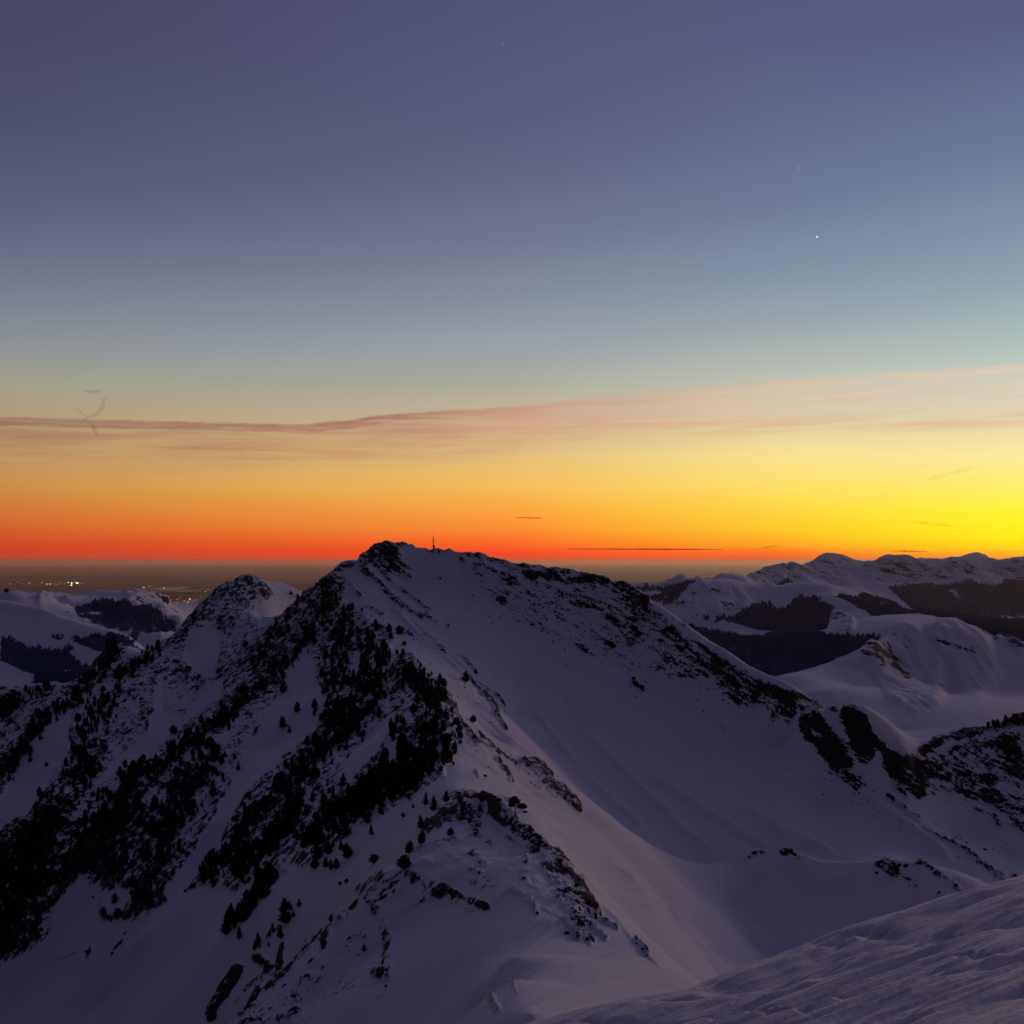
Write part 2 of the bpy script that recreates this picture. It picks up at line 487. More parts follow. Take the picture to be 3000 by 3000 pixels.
def snow_rock(name, unit=1.0, forest=False, bump=0.6):
    """snow with bare rock breaking through; 'rock' on the mesh says how bare the place is, unit is the grain in metres"""
    m, T, b, _ = base_mat(name)
    g = T.n('ShaderNodeNewGeometry')
    P = g.outputs['Position']
    sp = T.n('ShaderNodeSeparateXYZ'); T.link(P, sp.inputs[0])
    X, Y, Z = sp.outputs
    sn = T.n('ShaderNodeSeparateXYZ'); T.link(g.outputs['Normal'], sn.inputs[0])
    rk = T.n('ShaderNodeAttribute', attribute_name='rock').outputs['Fac']
    sd_ = T.n('ShaderNodeAttribute', attribute_name='strike').outputs['Fac']
    zy = T.m('ADD', Z, T.m('MULTIPLY', Y, 0.25))
    def strata(ang, sl, ss_):
        a = math.radians(ang)
        p = T.m('SUBTRACT', T.m('MULTIPLY', X, math.cos(a)), T.m('MULTIPLY', zy, math.sin(a)))
        q = T.m('ADD', T.m('MULTIPLY', X, math.sin(a)), T.m('MULTIPLY', zy, math.cos(a)))
        return T.noise(T.xyz(T.m('DIVIDE', p, sl * unit), T.m('DIVIDE', q, ss_ * unit), T.m('DIVIDE', Y, sl * unit * 1.2)), 1.0, 8, 0.68, 0.3)
    nA = strata(36, 15, 5.0); nB = strata(-55, 10, 6.0)
    n = T.m('ADD', T.m('MULTIPLY', nA, T.m('SUBTRACT', 1.0, sd_)), T.m('MULTIPLY', nB, sd_))
    n1 = T.noise(P, 0.45 / unit, 6, 0.7)
    n3 = T.noise(P, 1.6 / unit, 4, 0.65)
    n2 = T.noise(P, 0.03 / unit, 3, 0.5)
    steep = T.m('SUBTRACT', 0.70, T.m('ABSOLUTE', sn.outputs[2]))
    f = T.m('ADD', T.m('SUBTRACT', rk, 0.60), T.m('MULTIPLY', T.m('SUBTRACT', n, 0.5), 2.1))
    f = T.m('ADD', f, T.m('MULTIPLY', T.m('SUBTRACT', n1, 0.5), 1.5))
    f = T.m('ADD', f, T.m('MULTIPLY', steep, 0.9))
    f = T.m('MULTIPLY', T.ss(f, -0.05, 0.07), T.ss(rk, 0.04, 0.16))
    snow = T.mix(n2, (0.74, 0.76, 0.80), (0.82, 0.83, 0.85))
    rock = T.mix(n3, (0.012, 0.011, 0.012), (0.036, 0.032, 0.032))
    col = T.mix(f, snow, rock)
    if forest:
        fa = T.n('ShaderNodeAttribute', attribute_name='forest').outputs['Fac']
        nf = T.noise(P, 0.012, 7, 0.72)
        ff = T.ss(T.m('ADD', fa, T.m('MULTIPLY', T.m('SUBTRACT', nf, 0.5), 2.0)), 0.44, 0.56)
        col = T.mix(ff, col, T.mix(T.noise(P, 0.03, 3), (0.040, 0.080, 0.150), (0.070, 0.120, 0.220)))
    T.link(col, b.inputs['Base Color'])
    b.inputs['Roughness'].default_value = 0.8
    b.inputs['Specular IOR Level'].default_value = 0.1
    bm = T.n('ShaderNodeBump')
    bm.inputs['Strength'].default_value = bump
    bm.inputs['Distance'].default_value = unit * 0.9
    hb = T.m('ADD', T.m('MULTIPLY', n1, T.m('ADD', T.m('MULTIPLY', f, 1.6), 0.10)), T.m('MULTIPLY', n3, T.m('ADD', T.m('MULTIPLY', f, 0.7), 0.03)))
    hb = T.m('ADD', hb, T.m('MULTIPLY', n, T.m('MULTIPLY', T.ss(rk, 0.1, 0.5), 1.2)))
    if not forest:
        # wind combing of the open snow along the fall of the bowl
        a = math.radians(27)
        cp = T.m('SUBTRACT', T.m('MULTIPLY', X, math.cos(a)), T.m('MULTIPLY', Y, math.sin(a)))
        cq = T.m('ADD', T.m('MULTIPLY', X, math.sin(a)), T.m('MULTIPLY', Y, math.cos(a)))
        cmb = T.noise(T.xyz(T.m('DIVIDE', cp, 3.2), T.m('DIVIDE', cq, 60.0), 0.0), 1.0, 6, 0.62, 0.5)
        wp = T.m('ADD', T.m('MULTIPLY', X, 0.62), T.m('MULTIPLY', Y, 0.78)); wq = T.m('SUBTRACT', T.m('MULTIPLY', X, 0.78), T.m('MULTIPLY', Y, 0.62))
        cmw = T.noise(T.xyz(T.m('DIVIDE', wp, 7.0), T.m('DIVIDE', wq, 90.0), 0.0), 1.0, 6, 0.55, 0.5)
        wallf = T.ss(Y, 640.0, 800.0)
        cmb = T.m('ADD', T.m('MULTIPLY', cmb, T.m('SUBTRACT', 1.0, wallf)), T.m('MULTIPLY', cmw, T.m('MULTIPLY', wallf, 1.1)))
        hb = T.m('ADD', hb, T.m('MULTIPLY', cmb, T.m('MULTIPLY', T.m('SUBTRACT', 1.0, sd_), 2.2)))
    T.link(hb, bm.inputs['Height'])
    T.link(bm.outputs[0], b.inputs['Normal'])
    return m

M_near = snow_rock('snow_and_rock', 1.0)
M_far = snow_rock('far_snow', 12.0, forest=True, bump=0.5)
M_needles = simple('pine_needles', (0.018, 0.026, 0.018), 0.9, 0.4, 2.0)
M_bark = simple('bark', (0.030, 0.024, 0.020), 0.95, 0.3, 6.0)
M_rock = simple('rock', (0.028, 0.025, 0.024), 0.9, 0.45, 1.2)
M_metal = simple('dark_metal', (0.05, 0.05, 0.055), 0.5, 0.2, 2.0)
NEAR_NF, NEAR_MF = 860, 960
FAR_NF, FAR_MF = 640, 360
FG_NF, FG_MF = 620, 540
HAZE_D = 4.6e-6
# ================================================================== NEAR MOUNTAIN
summit_ridge = [(932, 1727, 1222), (945, 1705, 1230), (960, 1688, 1240), (985, 1668, 1250), (1010, 1653, 1262), (1050, 1641, 1275), (1080, 1622, 1285), (1100, 1598, 1295),
                (1130, 1587, 1300), (1160, 1597, 1300), (1195, 1599, 1297), (1215, 1606, 1295), (1268, 1614, 1290), (1350, 1623, 1280), (1430, 1633, 1270),
                (1470, 1645, 1262), (1500, 1656, 1255), (1560, 1660, 1250), (1640, 1673, 1235), (1720, 1688, 1215), (1790, 1708, 1200),
                (1830, 1716, 1190), (1880, 1742, 1170), (1930, 1778, 1150), (2000, 1827, 1125), (2070, 1880, 1100), (2150, 1932, 1070),
                (2230, 1982, 1040), (2280, 2010, 1020), (2340, 2038, 1000), (2400, 2056, 985), (2450, 2074, 975), (2490, 2074, 965),
                (2525, 2085, 957), (2550, 2145, 950), (2590, 2180, 946), (2640, 2205, 942), (2665, 2213, 945), (2700, 2192, 985),
                (2740, 2168, 1010), (2790, 2152, 1020), (2840, 2138, 1030), (2900, 2130, 1040), (2950, 2116, 1050), (2985, 2100, 1060),
                (3100, 2080, 1080), (3300, 2030, 1100)]
spur = [(985, 1690, 1235), (1000, 1760, 1180), (1030, 1790, 1140), (1060, 1815, 1100), (1100, 1860, 1050), (1130, 1890, 1000), (1170, 1922, 950),
        (1210, 1965, 890), (1240, 2005, 830), (1290, 2042, 770), (1318, 2090, 700), (1325, 2150, 640), (1318, 2200, 590), (1310, 2240, 550),
        (1295, 2290, 500), (1340, 2322, 440), (1385, 2326, 400), (1415, 2328, 385), (1450, 2345, 368), (1475, 2368, 358), (1510, 2400, 345), (1560, 2442, 325), (1610, 2492, 305),
        (1655, 2535, 290), (1692, 2600, 270), (1725, 2645, 255), (1748, 2690, 245), (1785, 2712, 238), (1830, 2750, 230), (1885, 2790, 220)]
west_rib = [(932, 1727, 1222), (910, 1762, 1200), (880, 1812, 1170), (840, 1882, 1130), (800, 1942, 1090), (740, 2012, 1040), (690, 2062, 1000),
            (620, 2122, 950), (560, 2170, 900), (500, 2190, 880), (450, 2230, 850), (380, 2275, 820)]
shoulder = [(1030, 1700, 1225), (1090, 1745, 1180), (1150, 1800, 1130), (1210, 1860, 1070), (1280, 1930, 990), (1350, 1990, 920), (1400, 2030, 880), (1450, 2080, 840),
            (1490, 2150, 800), (1520, 2200, 770), (1560, 2232, 740), (1600, 2258, 715), (1640, 2290, 685), (1675, 2330, 660), (1705, 2378, 640), (1780, 2420, 645), (1850, 2462, 660), (1950, 2532, 700)]
west_peak = [(0, 2016, 1200), (60, 2012, 1220), (130, 2004, 1245), (190, 2008, 1260), (230, 1990, 1270), (270, 1962, 1290), (300, 1915, 1310), (330, 1888, 1320), (365, 1902, 1330),
             (410, 1925, 1340), (440, 1916, 1350), (470, 1890, 1370), (500, 1860, 1385), (530, 1835, 1400), (560, 1800, 1420), (590, 1768, 1440),
             (620, 1742, 1460), (660, 1715, 1480), (700, 1694, 1495), (735, 1684, 1500), (752, 1690, 1505), (762, 1700, 1510), (800, 1704, 1530), (850, 1714, 1550), (900, 1728, 1560)]
west_rib2 = [(420, 2000, 1210), (440, 2060, 1150), (430, 2120, 1090), (400, 2190, 1040), (330, 2260, 990), (260, 2320, 940), (190, 2380, 900), (120, 2480, 890), (50, 2580, 885), (0, 2640, 880), (-150, 2760, 880)]
west_rib3 = [(230, 1990, 1268), (180, 2070, 1190), (110, 2130, 1150), (50, 2210, 1110), (0, 2300, 1070), (-100, 2400, 1000)]
mid_rib_left = [(860, 2250, 760), (800, 2330, 720), (720, 2420, 700), (650, 2520, 680), (560, 2600, 660)]
east_rib = [(2480, 2200, 955), (2560, 2290, 930), (2650, 2368, 900), (2750, 2442, 870), (2850, 2512, 840), (2950, 2580, 800), (3010, 2615, 780), (3150, 2700, 740)]
moraine = [(1952, 2534, 702), (1985, 2546, 722), (2080, 2544, 762), (2140, 2530, 788), (2175, 2506, 790), (2185, 2497, 792), (2240, 2494, 795), (2290, 2500, 796), (2320, 2494, 795), (2345, 2510, 790), (2400, 2532, 780), (2450, 2539, 770),
           (2520, 2536, 760), (2570, 2528, 752), (2610, 2520, 748), (2640, 2530, 742), (2680, 2530, 735), (2735, 2545, 722), (2790, 2580, 700), (2822, 2628, 685)]
near_spur_left = [(1340, 2400, 378), (1290, 2440, 350), (1240, 2490, 335), (1180, 2540, 322), (1130, 2580, 322), (1060, 2625, 325), (1000, 2690, 322), (950, 2745, 322), (880, 2800, 320), (820, 2855, 318), (760, 2920, 310), (700, 2995, 300), (620, 3080, 290)]
dome_crest = [(1405, 2400, 372), (1440, 2430, 350), (1490, 2465, 330), (1540, 2490, 315), (1590, 2510, 302)]
near_low = [(1885, 2790, 220), (1700, 2920, 168), (1560, 2970, 148), (1500, 2900, 165), (1510, 2875, 172)]
spur_pts = [
    # bowl
    (1500, 1800, 1180), (1500, 1900, 1110), (1500, 2000, 1050), (1520, 2100, 985), (1600, 2200, 930), (1700, 2300, 885), (1800, 2400, 850), (1950, 2490, 822),
    (1350, 1720, 1225), (1350, 1800, 1160), (1400, 1900, 1080), (1440, 2000, 1000), (1230, 1680, 1250), (1200, 1740, 1215), (1280, 1850, 1110), (1150, 1680, 1250),
    (1700, 1800, 1180), (1700, 1900, 1125), (1700, 2000, 1070), (1750, 2100, 1010), (1800, 2200, 955), (1900, 2300, 905), (2050, 2420, 860), (1850, 1900, 1140), (1900, 2000, 1085),
    (2000, 2000, 1080), (2000, 2100, 1035), (2100, 2000, 1075), (2200, 2100, 1030), (2300, 2200, 1000), (2200, 2300, 930), (2300, 2400, 880), (2300, 2455, 850), (2400, 2350, 930),
    (2400, 2200, 985), (2600, 2450, 870), (2500, 2300, 948), (2700, 2500, 845), (2800, 2560, 812), (2600, 2510, 810), (2350, 2120, 1000), (2420, 2150, 985),
    # between spur and bowl
    (1250, 1900, 1010), (1320, 1990, 900), (1380, 2070, 820), (1400, 2150, 730), (1420, 2250, 580), (1450, 2180, 780), (1500, 2260, 690), (1500, 2330, 560), (1560, 2330, 610),
    (1600, 2400, 520), (1650, 2450, 520), (1700, 2550, 430), (1800, 2650, 420), (1900, 2750, 455), (1800, 2790, 310), (1900, 2850, 375), (1800, 2700, 400), (1950, 2640, 608),
    (1850, 2560, 570), (1750, 2450, 600), (2000, 2900, 505), (1560, 2400, 460), (1480, 2300, 540), (1400, 2290, 500), (1620, 2460, 440), (1750, 2620, 400), (2000, 2780, 562), (1900, 2650, 560),
    # behind the shoulder rock
    (1720, 2330, 820), (1650, 2250, 880), (1800, 2420, 800), (1900, 2500, 790),
    # basin in front of the moraine
    (2200, 2600, 772), (2200, 2700, 745), (2100, 2800, 640), (2100, 2850, 605), (2300, 2650, 757), (2400, 2600, 762), (2500, 2620, 747), (2500, 2700, 725), (2650, 2620, 725), (2700, 2660, 712), (2240, 2800, 700), (2050, 2750, 625), (2120, 2700, 690), (2150, 2900, 590), (2000, 2960, 480), (2240, None, 822, -226), (2310, None, 825, -226), (2620, None, 778, -222), (2740, None, 752, -222), (2450, None, 800, -224), (2060, None, 812, -226),
    (1980, 2660, 640), (1970, 2690, 618), (2050, 2640, 690), (2000, 2600, 695), (2100, 2625, 728), (1900, 2600, 622), (2350, 2800, 700), (2700, 2750, 680), (3000, 2900, 600), (2330, 2580, 779), (2620, 2580, 742),
    # dark face
    (900, 2300, 690), (700, 2300, 775), (500, 2350, 830), (300, 2420, 880), (100, 2480, 900), (1100, 2300, 600), (1150, 2050, 850), (950, 2000, 980), (1050, 2200, 740), (850, 2050, 965),
    (780, 2200, 870), (1000, 1900, 1060), (900, 1900, 1110), (1200, 2200, 650), (1150, 2450, 445), (1250, 2380, 440), (1200, 2340, 520), (1000, 2550, 475), (850, 2650, 485), (650, 2750, 512), (500, 2850, 565), (300, 2950, 640), (0, 2990, 770),
    (200, 2750, 765), (450, 2600, 705), (100, 2600, 860), (0, 2700, 860), (640, 2400, 720), (300, 2600, 790), (1000, 2400, 600), (870, 2480, 600), (760, 2600, 560), (-200, 3050, 850), (400, 2750, 640), (980, 1800, 1150),
    # gully between the ribs and the west peak face
    (740, 1985, 1130), (690, 2020, 1110), (700, 1800, 1420), (650, 1900, 1330), (600, 2000, 1240), (560, 2060, 1190), (640, 1850, 1380), (760, 1800, 1430), (780, 1880, 1350), (820, 1800, 1400), (560, 1950, 1280),
    (520, 1920, 1330), (500, 2000, 1240), (500, 2150, 1080), (540, 2130, 1110), (430, 2270, 960), (330, 2370, 920), (480, 2210, 1020), (350, 2000, 1240), (300, 2100, 1150), (320, 2180, 1070),
    (150, 2250, 1030), (60, 2380, 960), (180, 2180, 1090), (80, 2060, 1200), (0, 2420, 950), (230, 2120, 1130), (20, 2130, 1180), (280, 2020, 1230), (-200, 2600, 850), (-200, 2200, 1150), (-200, 2030, 1200),
    # dome
    (1500, 2800, 195), (1500, 2600, 262), (1300, 2560, 300), (1450, 2500, 312), (1350, 2800, 232), (1200, 2900, 238), (1400, 2950, 190), (1000, 2950, 262), (1600, 2700, 235), (1650, 2800, 205), (1380, 2680, 262),
    (1250, 2700, 280), (1100, 2800, 290), (1150, 2650, 308), (900, 2950, 288), (1600, 2600, 262), (1520, 2520, 308), (1400, 2850, 212), (1450, 2870, 190), (1550, 2880, 178), (1250, 2980, 212), (1700, 2760, 225),
    # right of the saddle
    (2800, 2460, 905), (2950, 2510, 885), (2750, 2262, 975), (2900, 2300, 965), (3000, 2350, 955), (2750, 2362, 930), (2950, 2425, 912), (2620, 2300, 935), (2680, 2300, 950), (3200, 2300, 980), (3200, 2550, 860), (2870, 2200, 1005),
    # out of sight, heights given directly
    (500, None, 200, -150), (0, None, 300, -230), (-300, None, 200, -190), (1200, None, 110, -58), (1600, None, 110, -52), (2200, None, 110, -72), (2800, None, 150, -110), (3300, None, 150, -110),
    (500, None, 110, -100), (-300, None, 110, -120), (2500, None, 300, -165), (3300, None, 400, -200), (3300, None, 700, -230), (2500, None, 450, -205), (900, None, 150, -88),
    (800, None, 400, -165), (500, None, 400, -215), (-300, None, 500, -330),
    (1130, None, 1420, -110), (1500, None, 1400, -150), (1500, None, 1900, -500), (1100, None, 1900, -450), (2000, None, 1300, -260), (2200, None, 1250, -330), (2450, None, 1120, -300), (2650, None, 1130, -330), (2900, None, 1200, -320), (3200, None, 1250, -300),
    (2000, None, 1900, -700), (2600, None, 1700, -600), (3100, None, 1700, -560), (735, None, 1700, -250), (735, None, 1900, -480), (400, None, 1500, -330), (100, None, 1400, -360), (100, None, 1900, -600), (-300, None, 1500, -420), (-300, None, 1900, -600), (950, None, 1450, -190), (900, None, 1700, -280),
]
near = Dem([summit_ridge, spur, west_rib, shoulder, west_peak, west_rib2, west_rib3, mid_rib_left, east_rib, moraine, near_spur_left, dome_crest, near_low],
           spur_pts, (-220, 3220), (108, 1900), 480, 330, NEAR_NF, NEAR_MF)
PX, PY = near.projected()

rock_items = [
    # summit crag and strata under it
    ([(1085, 1635), (1120, 1625), (1150, 1655)], 34, 1.0), ([(1135, 1600), (1165, 1625), (1180, 1680)], 16, .75), ([(960, 1700), (1010, 1660), (1070, 1650)], 9, .85),
    ([(1050, 1660), (1085, 1685), (1120, 1720), (1160, 1762), (1200, 1790), (1232, 1808)], 8, .78), ([(1085, 1655), (1130, 1690), (1180, 1730), (1240, 1775), (1262, 1790)], 6, .70), ([(1000, 1690), (1030, 1720), (1055, 1745)], 9, .7),
    ([(1180, 1640), (1200, 1670)], 16, .5), ([(1195, 1690), (1205, 1693)], 5, .8), ([(1285, 1693), (1291, 1698)], 5, .9),
    ([(1160, 1600), (1215, 1604), (1290, 1618), (1400, 1632), (1500, 1658), (1640, 1675), (1800, 1714)], 5, .80),
    ([(1350, 1640), (1362, 1643)], 8, .8), ([(1400, 1648), (1440, 1665), (1480, 1680)], 17, .62), ([(1475, 1690), (1510, 1700)], 13, .95), ([(1540, 1672), (1570, 1690)], 12, .9), ([(1590, 1680), (1660, 1695), (1700, 1700)], 14, .78),
    ([(1600, 1710), (1650, 1740), (1690, 1770)], 15, .6), ([(1690, 1770), (1700, 1780)], 7, .9), ([(1720, 1700), (1780, 1712)], 8, .9), ([(1700, 1740), (1760, 1790), (1830, 1840), (1860, 1870)], 18, .52),
    ([(1810, 1725), (1850, 1740), (1890, 1765)], 15, .95), ([(1900, 1790), (1960, 1830), (2010, 1875)], 13, .62), ([(1940, 1840), (2000, 1890), (2060, 1930)], 12, .62), ([(2050, 1890), (2110, 1935), (2150, 1960)], 9, .85),
    ([(1460, 1755), (1478, 1757)], 7, 1.0), ([(1340, 1755), (1380, 1785)], 4, .62), ([(1365, 1755), (1385, 1770)], 3, .66), ([(1245, 1800), (1280, 1825)], 6, .66), ([(1310, 1832), (1316, 1838)], 4, .8),
    ([(1520, 1808), (1560, 1822), (1610, 1845)], 13, .6), ([(1580, 1822), (1590, 1830)], 6, .8), ([(1625, 1868), (1620, 1880)], 7, .7), ([(1690, 1893), (1715, 1910), (1740, 1925)], 6, .95), ([(1660, 1920), (1668, 1945)], 5, .66),
    ([(1760, 1860), (1800, 1900), (1850, 1960)], 14, .56), ([(1775, 1888), (1795, 1895)], 6, .9), ([(1850, 1990), (1865, 2012), (1885, 2028)], 6, 1.0), ([(1808, 2040), (1812, 2043)], 4, .8),
    ([(1950, 1920), (1990, 1960), (2000, 1990)], 7, .6), ([(2060, 1960), (2100, 1990), (2140, 2030)], 8, .7), ([(2100, 1955), (2130, 1985), (2160, 2015)], 10, .93), ([(2150, 2050), (2165, 2068)], 6, 1.0), ([(2040, 2015), (2080, 2060)], 4, .6),
    ([(2170, 1970), (2230, 2010), (2300, 2040)], 10, .72), ([(2250, 2005), (2290, 2025), (2340, 2040), (2400, 2062)], 10, .82), ([(2262, 2098), (2270, 2102)], 7, .95), ([(2245, 2080), (2262, 2090)], 4, .8), ([(2320, 2060), (2390, 2085)], 8, .72),
    ([(2355, 2110), (2360, 2150), (2400, 2180), (2440, 2240)], 14, .85), ([(2385, 2110), (2420, 2150), (2455, 2200), (2480, 2240)], 22, 1.0), ([(2440, 2240), (2480, 2275), (2515, 2305)], 13, .97), ([(2495, 2250), (2540, 2300)], 7, .8),
    ([(2490, 2090), (2510, 2130), (2535, 2200)], 26, 1.05), ([(2520, 2100), (2550, 2180)], 18, 1.0), ([(2565, 2165), (2600, 2210), (2620, 2260)], 12, .85), ([(2400, 2070), (2450, 2080)], 8, .8),
    ([(2590, 2240), (2640, 2280), (2690, 2330)], 12, .8), ([(2620, 2215), (2680, 2240), (2740, 2260)], 14, .9), ([(2720, 2250), (2800, 2280), (2900, 2290)], 24, .78), ([(2820, 2300), (2900, 2330), (2990, 2390)], 30, .80), ([(2620, 2300), (2665, 2345)], 6, .9), ([(2690, 2250), (2700, 2330)], 10, .9),
    ([(2700, 2200), (2780, 2160), (2860, 2150)], 13, .9), ([(2860, 2140), (2930, 2125), (3000, 2110)], 15, .95), ([(2860, 2200), (2900, 2180), (2980, 2160)], 14, .85), ([(2900, 2230), (2960, 2240), (3000, 2260)], 26, .92), ([(2950, 2160), (2990, 2220)], 20, .95),
    ([(2910, 2390), (2928, 2420)], 5, .9), ([(2960, 2390), (3000, 2430)], 16, .8), ([(2790, 2200), (2830, 2190)], 10, .75),
    ([(2600, 2330), (2640, 2360), (2690, 2400)], 7, .82), ([(2710, 2425), (2750, 2450)], 6, .72), ([(2760, 2450), (2820, 2485), (2880, 2530), (2940, 2575)], 9, .78), ([(2965, 2565), (2980, 2572)], 5, .9), ([(2410, 2250), (2440, 2285)], 5, .55),
    # moraine outcrops
    ([(2178, 2520), (2200, 2508), (2235, 2505)], 9, .66), ([(2200, 2500), (2240, 2494)], 4, .66), ([(2290, 2500), (2310, 2498), (2340, 2520)], 12, .66), ([(2220, 2530), (2250, 2525)], 5, .7),
    ([(2570, 2540), (2600, 2530), (2635, 2538)], 10, .66), ([(2600, 2560), (2650, 2570), (2690, 2600)], 9, .66), ([(2680, 2545), (2700, 2530), (2740, 2560), (2765, 2575)], 9, .66), ([(2760, 2570), (2800, 2605), (2822, 2628)], 10, .66), ([(2750, 2620), (2790, 2635)], 9, .66), ([(2570, 2562), (2580, 2572)], 4, .66),
    # knob in front
    ([(1330, 2335), (1380, 2330), (1440, 2350), (1490, 2390)], 17, .78), ([(1410, 2335), (1460, 2355)], 12, .95), ([(1300, 2370), (1350, 2360), (1400, 2380)], 18, .80), ([(1260, 2420), (1310, 2400), (1370, 2400), (1395, 2420)], 24, .92),
    ([(1450, 2390), (1510, 2430), (1560, 2470)], 28, .80), ([(1500, 2400), (1560, 2450), (1600, 2490)], 14, .85), ([(1560, 2480), (1620, 2520), (1660, 2560)], 22, .85), ([(1630, 2510), (1665, 2560), (1700, 2610)], 12, .93), ([(1600, 2540), (1650, 2600), (1690, 2660)], 22, .80),
    ([(1690, 2590), (1720, 2640), (1745, 2685)], 18, 1.0), ([(1640, 2620), (1680, 2690), (1730, 2760)], 14, .88), ([(1700, 2690), (1750, 2730), (1775, 2755)], 8, .95), ([(1660, 2700), (1700, 2750)], 12, .95), ([(1750, 2692), (1810, 2730)], 4, .9), ([(1862, 2765), (1880, 2780), (1898, 2802)], 6, .97), ([(1540, 2500), (1545, 2530)], 10, .7),
    ([(1180, 2545), (1240, 2530), (1310, 2530)], 12, .6), ([(1230, 2490), (1300, 2470), (1400, 2450), (1430, 2470)], 12, .66), ([(1380, 2500), (1420, 2530)], 14, .66), ([(1380, 2550), (1410, 2560)], 8, .8),
    ([(1200, 2560), (1260, 2590), (1290, 2610)], 20, .64), ([(1290, 2600), (1340, 2630), (1430, 2665)], 9, .80), ([(1270, 2620), (1300, 2625)], 10, .9), ([(1390, 2650), (1425, 2660)], 8, .95), ([(1470, 2560), (1510, 2600)], 13, .5), ([(1555, 2640), (1575, 2680)], 7, .72), ([(1525, 2580), (1545, 2590)], 8, .7),
    ([(1130, 2560), (1060, 2600), (1100, 2660), (1140, 2690)], 20, .56), ([(1120, 2700), (1140, 2760), (1130, 2860)], 18, .66), ([(1090, 2850), (1140, 2860)], 10, .8), ([(1110, 2920), (1130, 2900)], 8, .5),
    ([(1180, 2545), (1100, 2600), (1030, 2665), (960, 2735), (900, 2780)], 12, .62), ([(960, 2740), (950, 2770)], 12, .8), ([(1000, 2700), (900, 2800), (830, 2870)], 36, .46), ([(860, 2830), (800, 2880), (750, 2920)], 8, .8),
    ([(700, 2840), (660, 2890), (620, 2970)], 18, 1.0), ([(690, 2870), (700, 2830)], 10, .9), ([(760, 2890), (730, 2950)], 8, .8), ([(740, 2960), (680, 3010)], 24, .6), ([(880, 2880), (920, 2860)], 14, .7), ([(900, 2790), (940, 2830)], 18, .55), ([(820, 2990), (870, 2970)], 14, .75), ([(750, 2800), (790, 2830)], 16, .7),
    ([(830, 2770), (820, 2830)], 12, .8), ([(1440, 2925), (1460, 2960)], 12, .60),
    # shoulder rocks on the bowl side
    ([(1230, 1990 - 140), (1300, 1905)], 4, .5), ([(1230, 1875), (1300, 1950)], 5, .5), ([(1240, 1860), (1270, 1880), (1300, 1915)], 6, .7), ([(1350, 1920), (1395, 1970)], 5, .75), ([(1375, 1990), (1400, 2020), (1430, 2050), (1455, 2080)], 6, .95), ([(1400, 2000), (1440, 2030), (1480, 2070)], 4, .7),
    ([(1170, 1845), (1205, 1862)], 6, .85), ([(1080, 1775), (1120, 1800)], 7, .6), ([(1450, 2085), (1485, 2140)], 5, .9), ([(1340, 2100), (1370, 2140), (1400, 2180)], 7, .85), ([(1400, 2170), (1460, 2205), (1520, 2240)], 5, .8), ([(1460, 2225), (1480, 2250), (1500, 2285)], 8, .95), ([(1395, 2260), (1405, 2280)], 5, .7),
    ([(1400, 2150), (1430, 2180), (1500, 2230), (1540, 2235)], 6, .75), ([(1540, 2235), (1580, 2240), (1610, 2270)], 14, .97), ([(1600, 2280), (1650, 2320), (1690, 2360)], 15, .88), ([(1660, 2320), (1700, 2375)], 8, 1.0), ([(1510, 2240), (1560, 2270), (1600, 2300)], 8, .7),
    # dark face
    ([(960, 1720), (950, 1760), (900, 1830), (860, 1900), (800, 1960), (740, 2020), (680, 2080)], 30, .9), ([(990, 1700), (985, 1760), (970, 1850), (950, 1930)], 30, .72), ([(1040, 1830), (1000, 1960), (980, 2040)], 55, .72),
    ([(1100, 1880), (1080, 2000), (1000, 2120), (900, 2220), (820, 2320)], 55, .80), ([(1190, 1960), (1260, 2030), (1300, 2080)], 42, .95), ([(1270, 2060), (1250, 2200), (1180, 2280), (1080, 2330), (980, 2400)], 62, .86), ([(1290, 2100), (1300, 2220)], 22, 1.0),
    ([(900, 2440), (850, 2520)], 36, .6), ([(680, 2080), (620, 2130), (560, 2180), (480, 2230), (400, 2270), (360, 2310)], 34, .72), ([(620, 2230), (540, 2340), (440, 2460), (360, 2560)], 85, .52), ([(840, 2290), (740, 2400), (650, 2530)], 30, .66), ([(560, 2440), (480, 2560), (400, 2660)], 40, .50),
    ([(340, 1900), (290, 1960), (210, 2060), (120, 2120), (50, 2210), (10, 2300)], 30, .92), ([(330, 2020), (290, 2130), (260, 2230)], 52, .62), ([(270, 2200), (220, 2300), (150, 2390), (70, 2490), (10, 2560)], 62, .84), ([(0, 2500), (100, 2560), (60, 2700), (0, 2740)], 75, .80), ([(120, 2640), (60, 2740)], 30, .66),
    ([(470, 1900), (400, 1950), (350, 1990)], 26, .8), ([(40, 2050), (0, 2080)], 26, .9), ([(0, 2020), (100, 2010), (180, 2005)], 9, .6), ([(440, 2120), (420, 2200), (380, 2240)], 34, .62), ([(420, 2060), (440, 2150), (410, 2230)], 18, .8),
    ([(240, 2780), (160, 2810)], 5, .6), ([(380, 2740), (330, 2780)], 4, .8), ([(270, 2780), (255, 2800)], 5, .85), ([(0, 2380), (30, 2420)], 22, .6), ([(60, 2330), (90, 2350)], 18, .3),
    ([(735, 1695), (700, 1705), (640, 1745), (590, 1790), (540, 1850), (490, 1895), (450, 1925)], 15, .88), ([(735, 1700), (770, 1730), (795, 1770)], 22, .78), ([(700, 1730), (660, 1790)], 14, .7), ([(730, 1770), (740, 1900), (700, 2020)], 60, .52), ([(810, 1740), (850, 1760)], 18, .45),
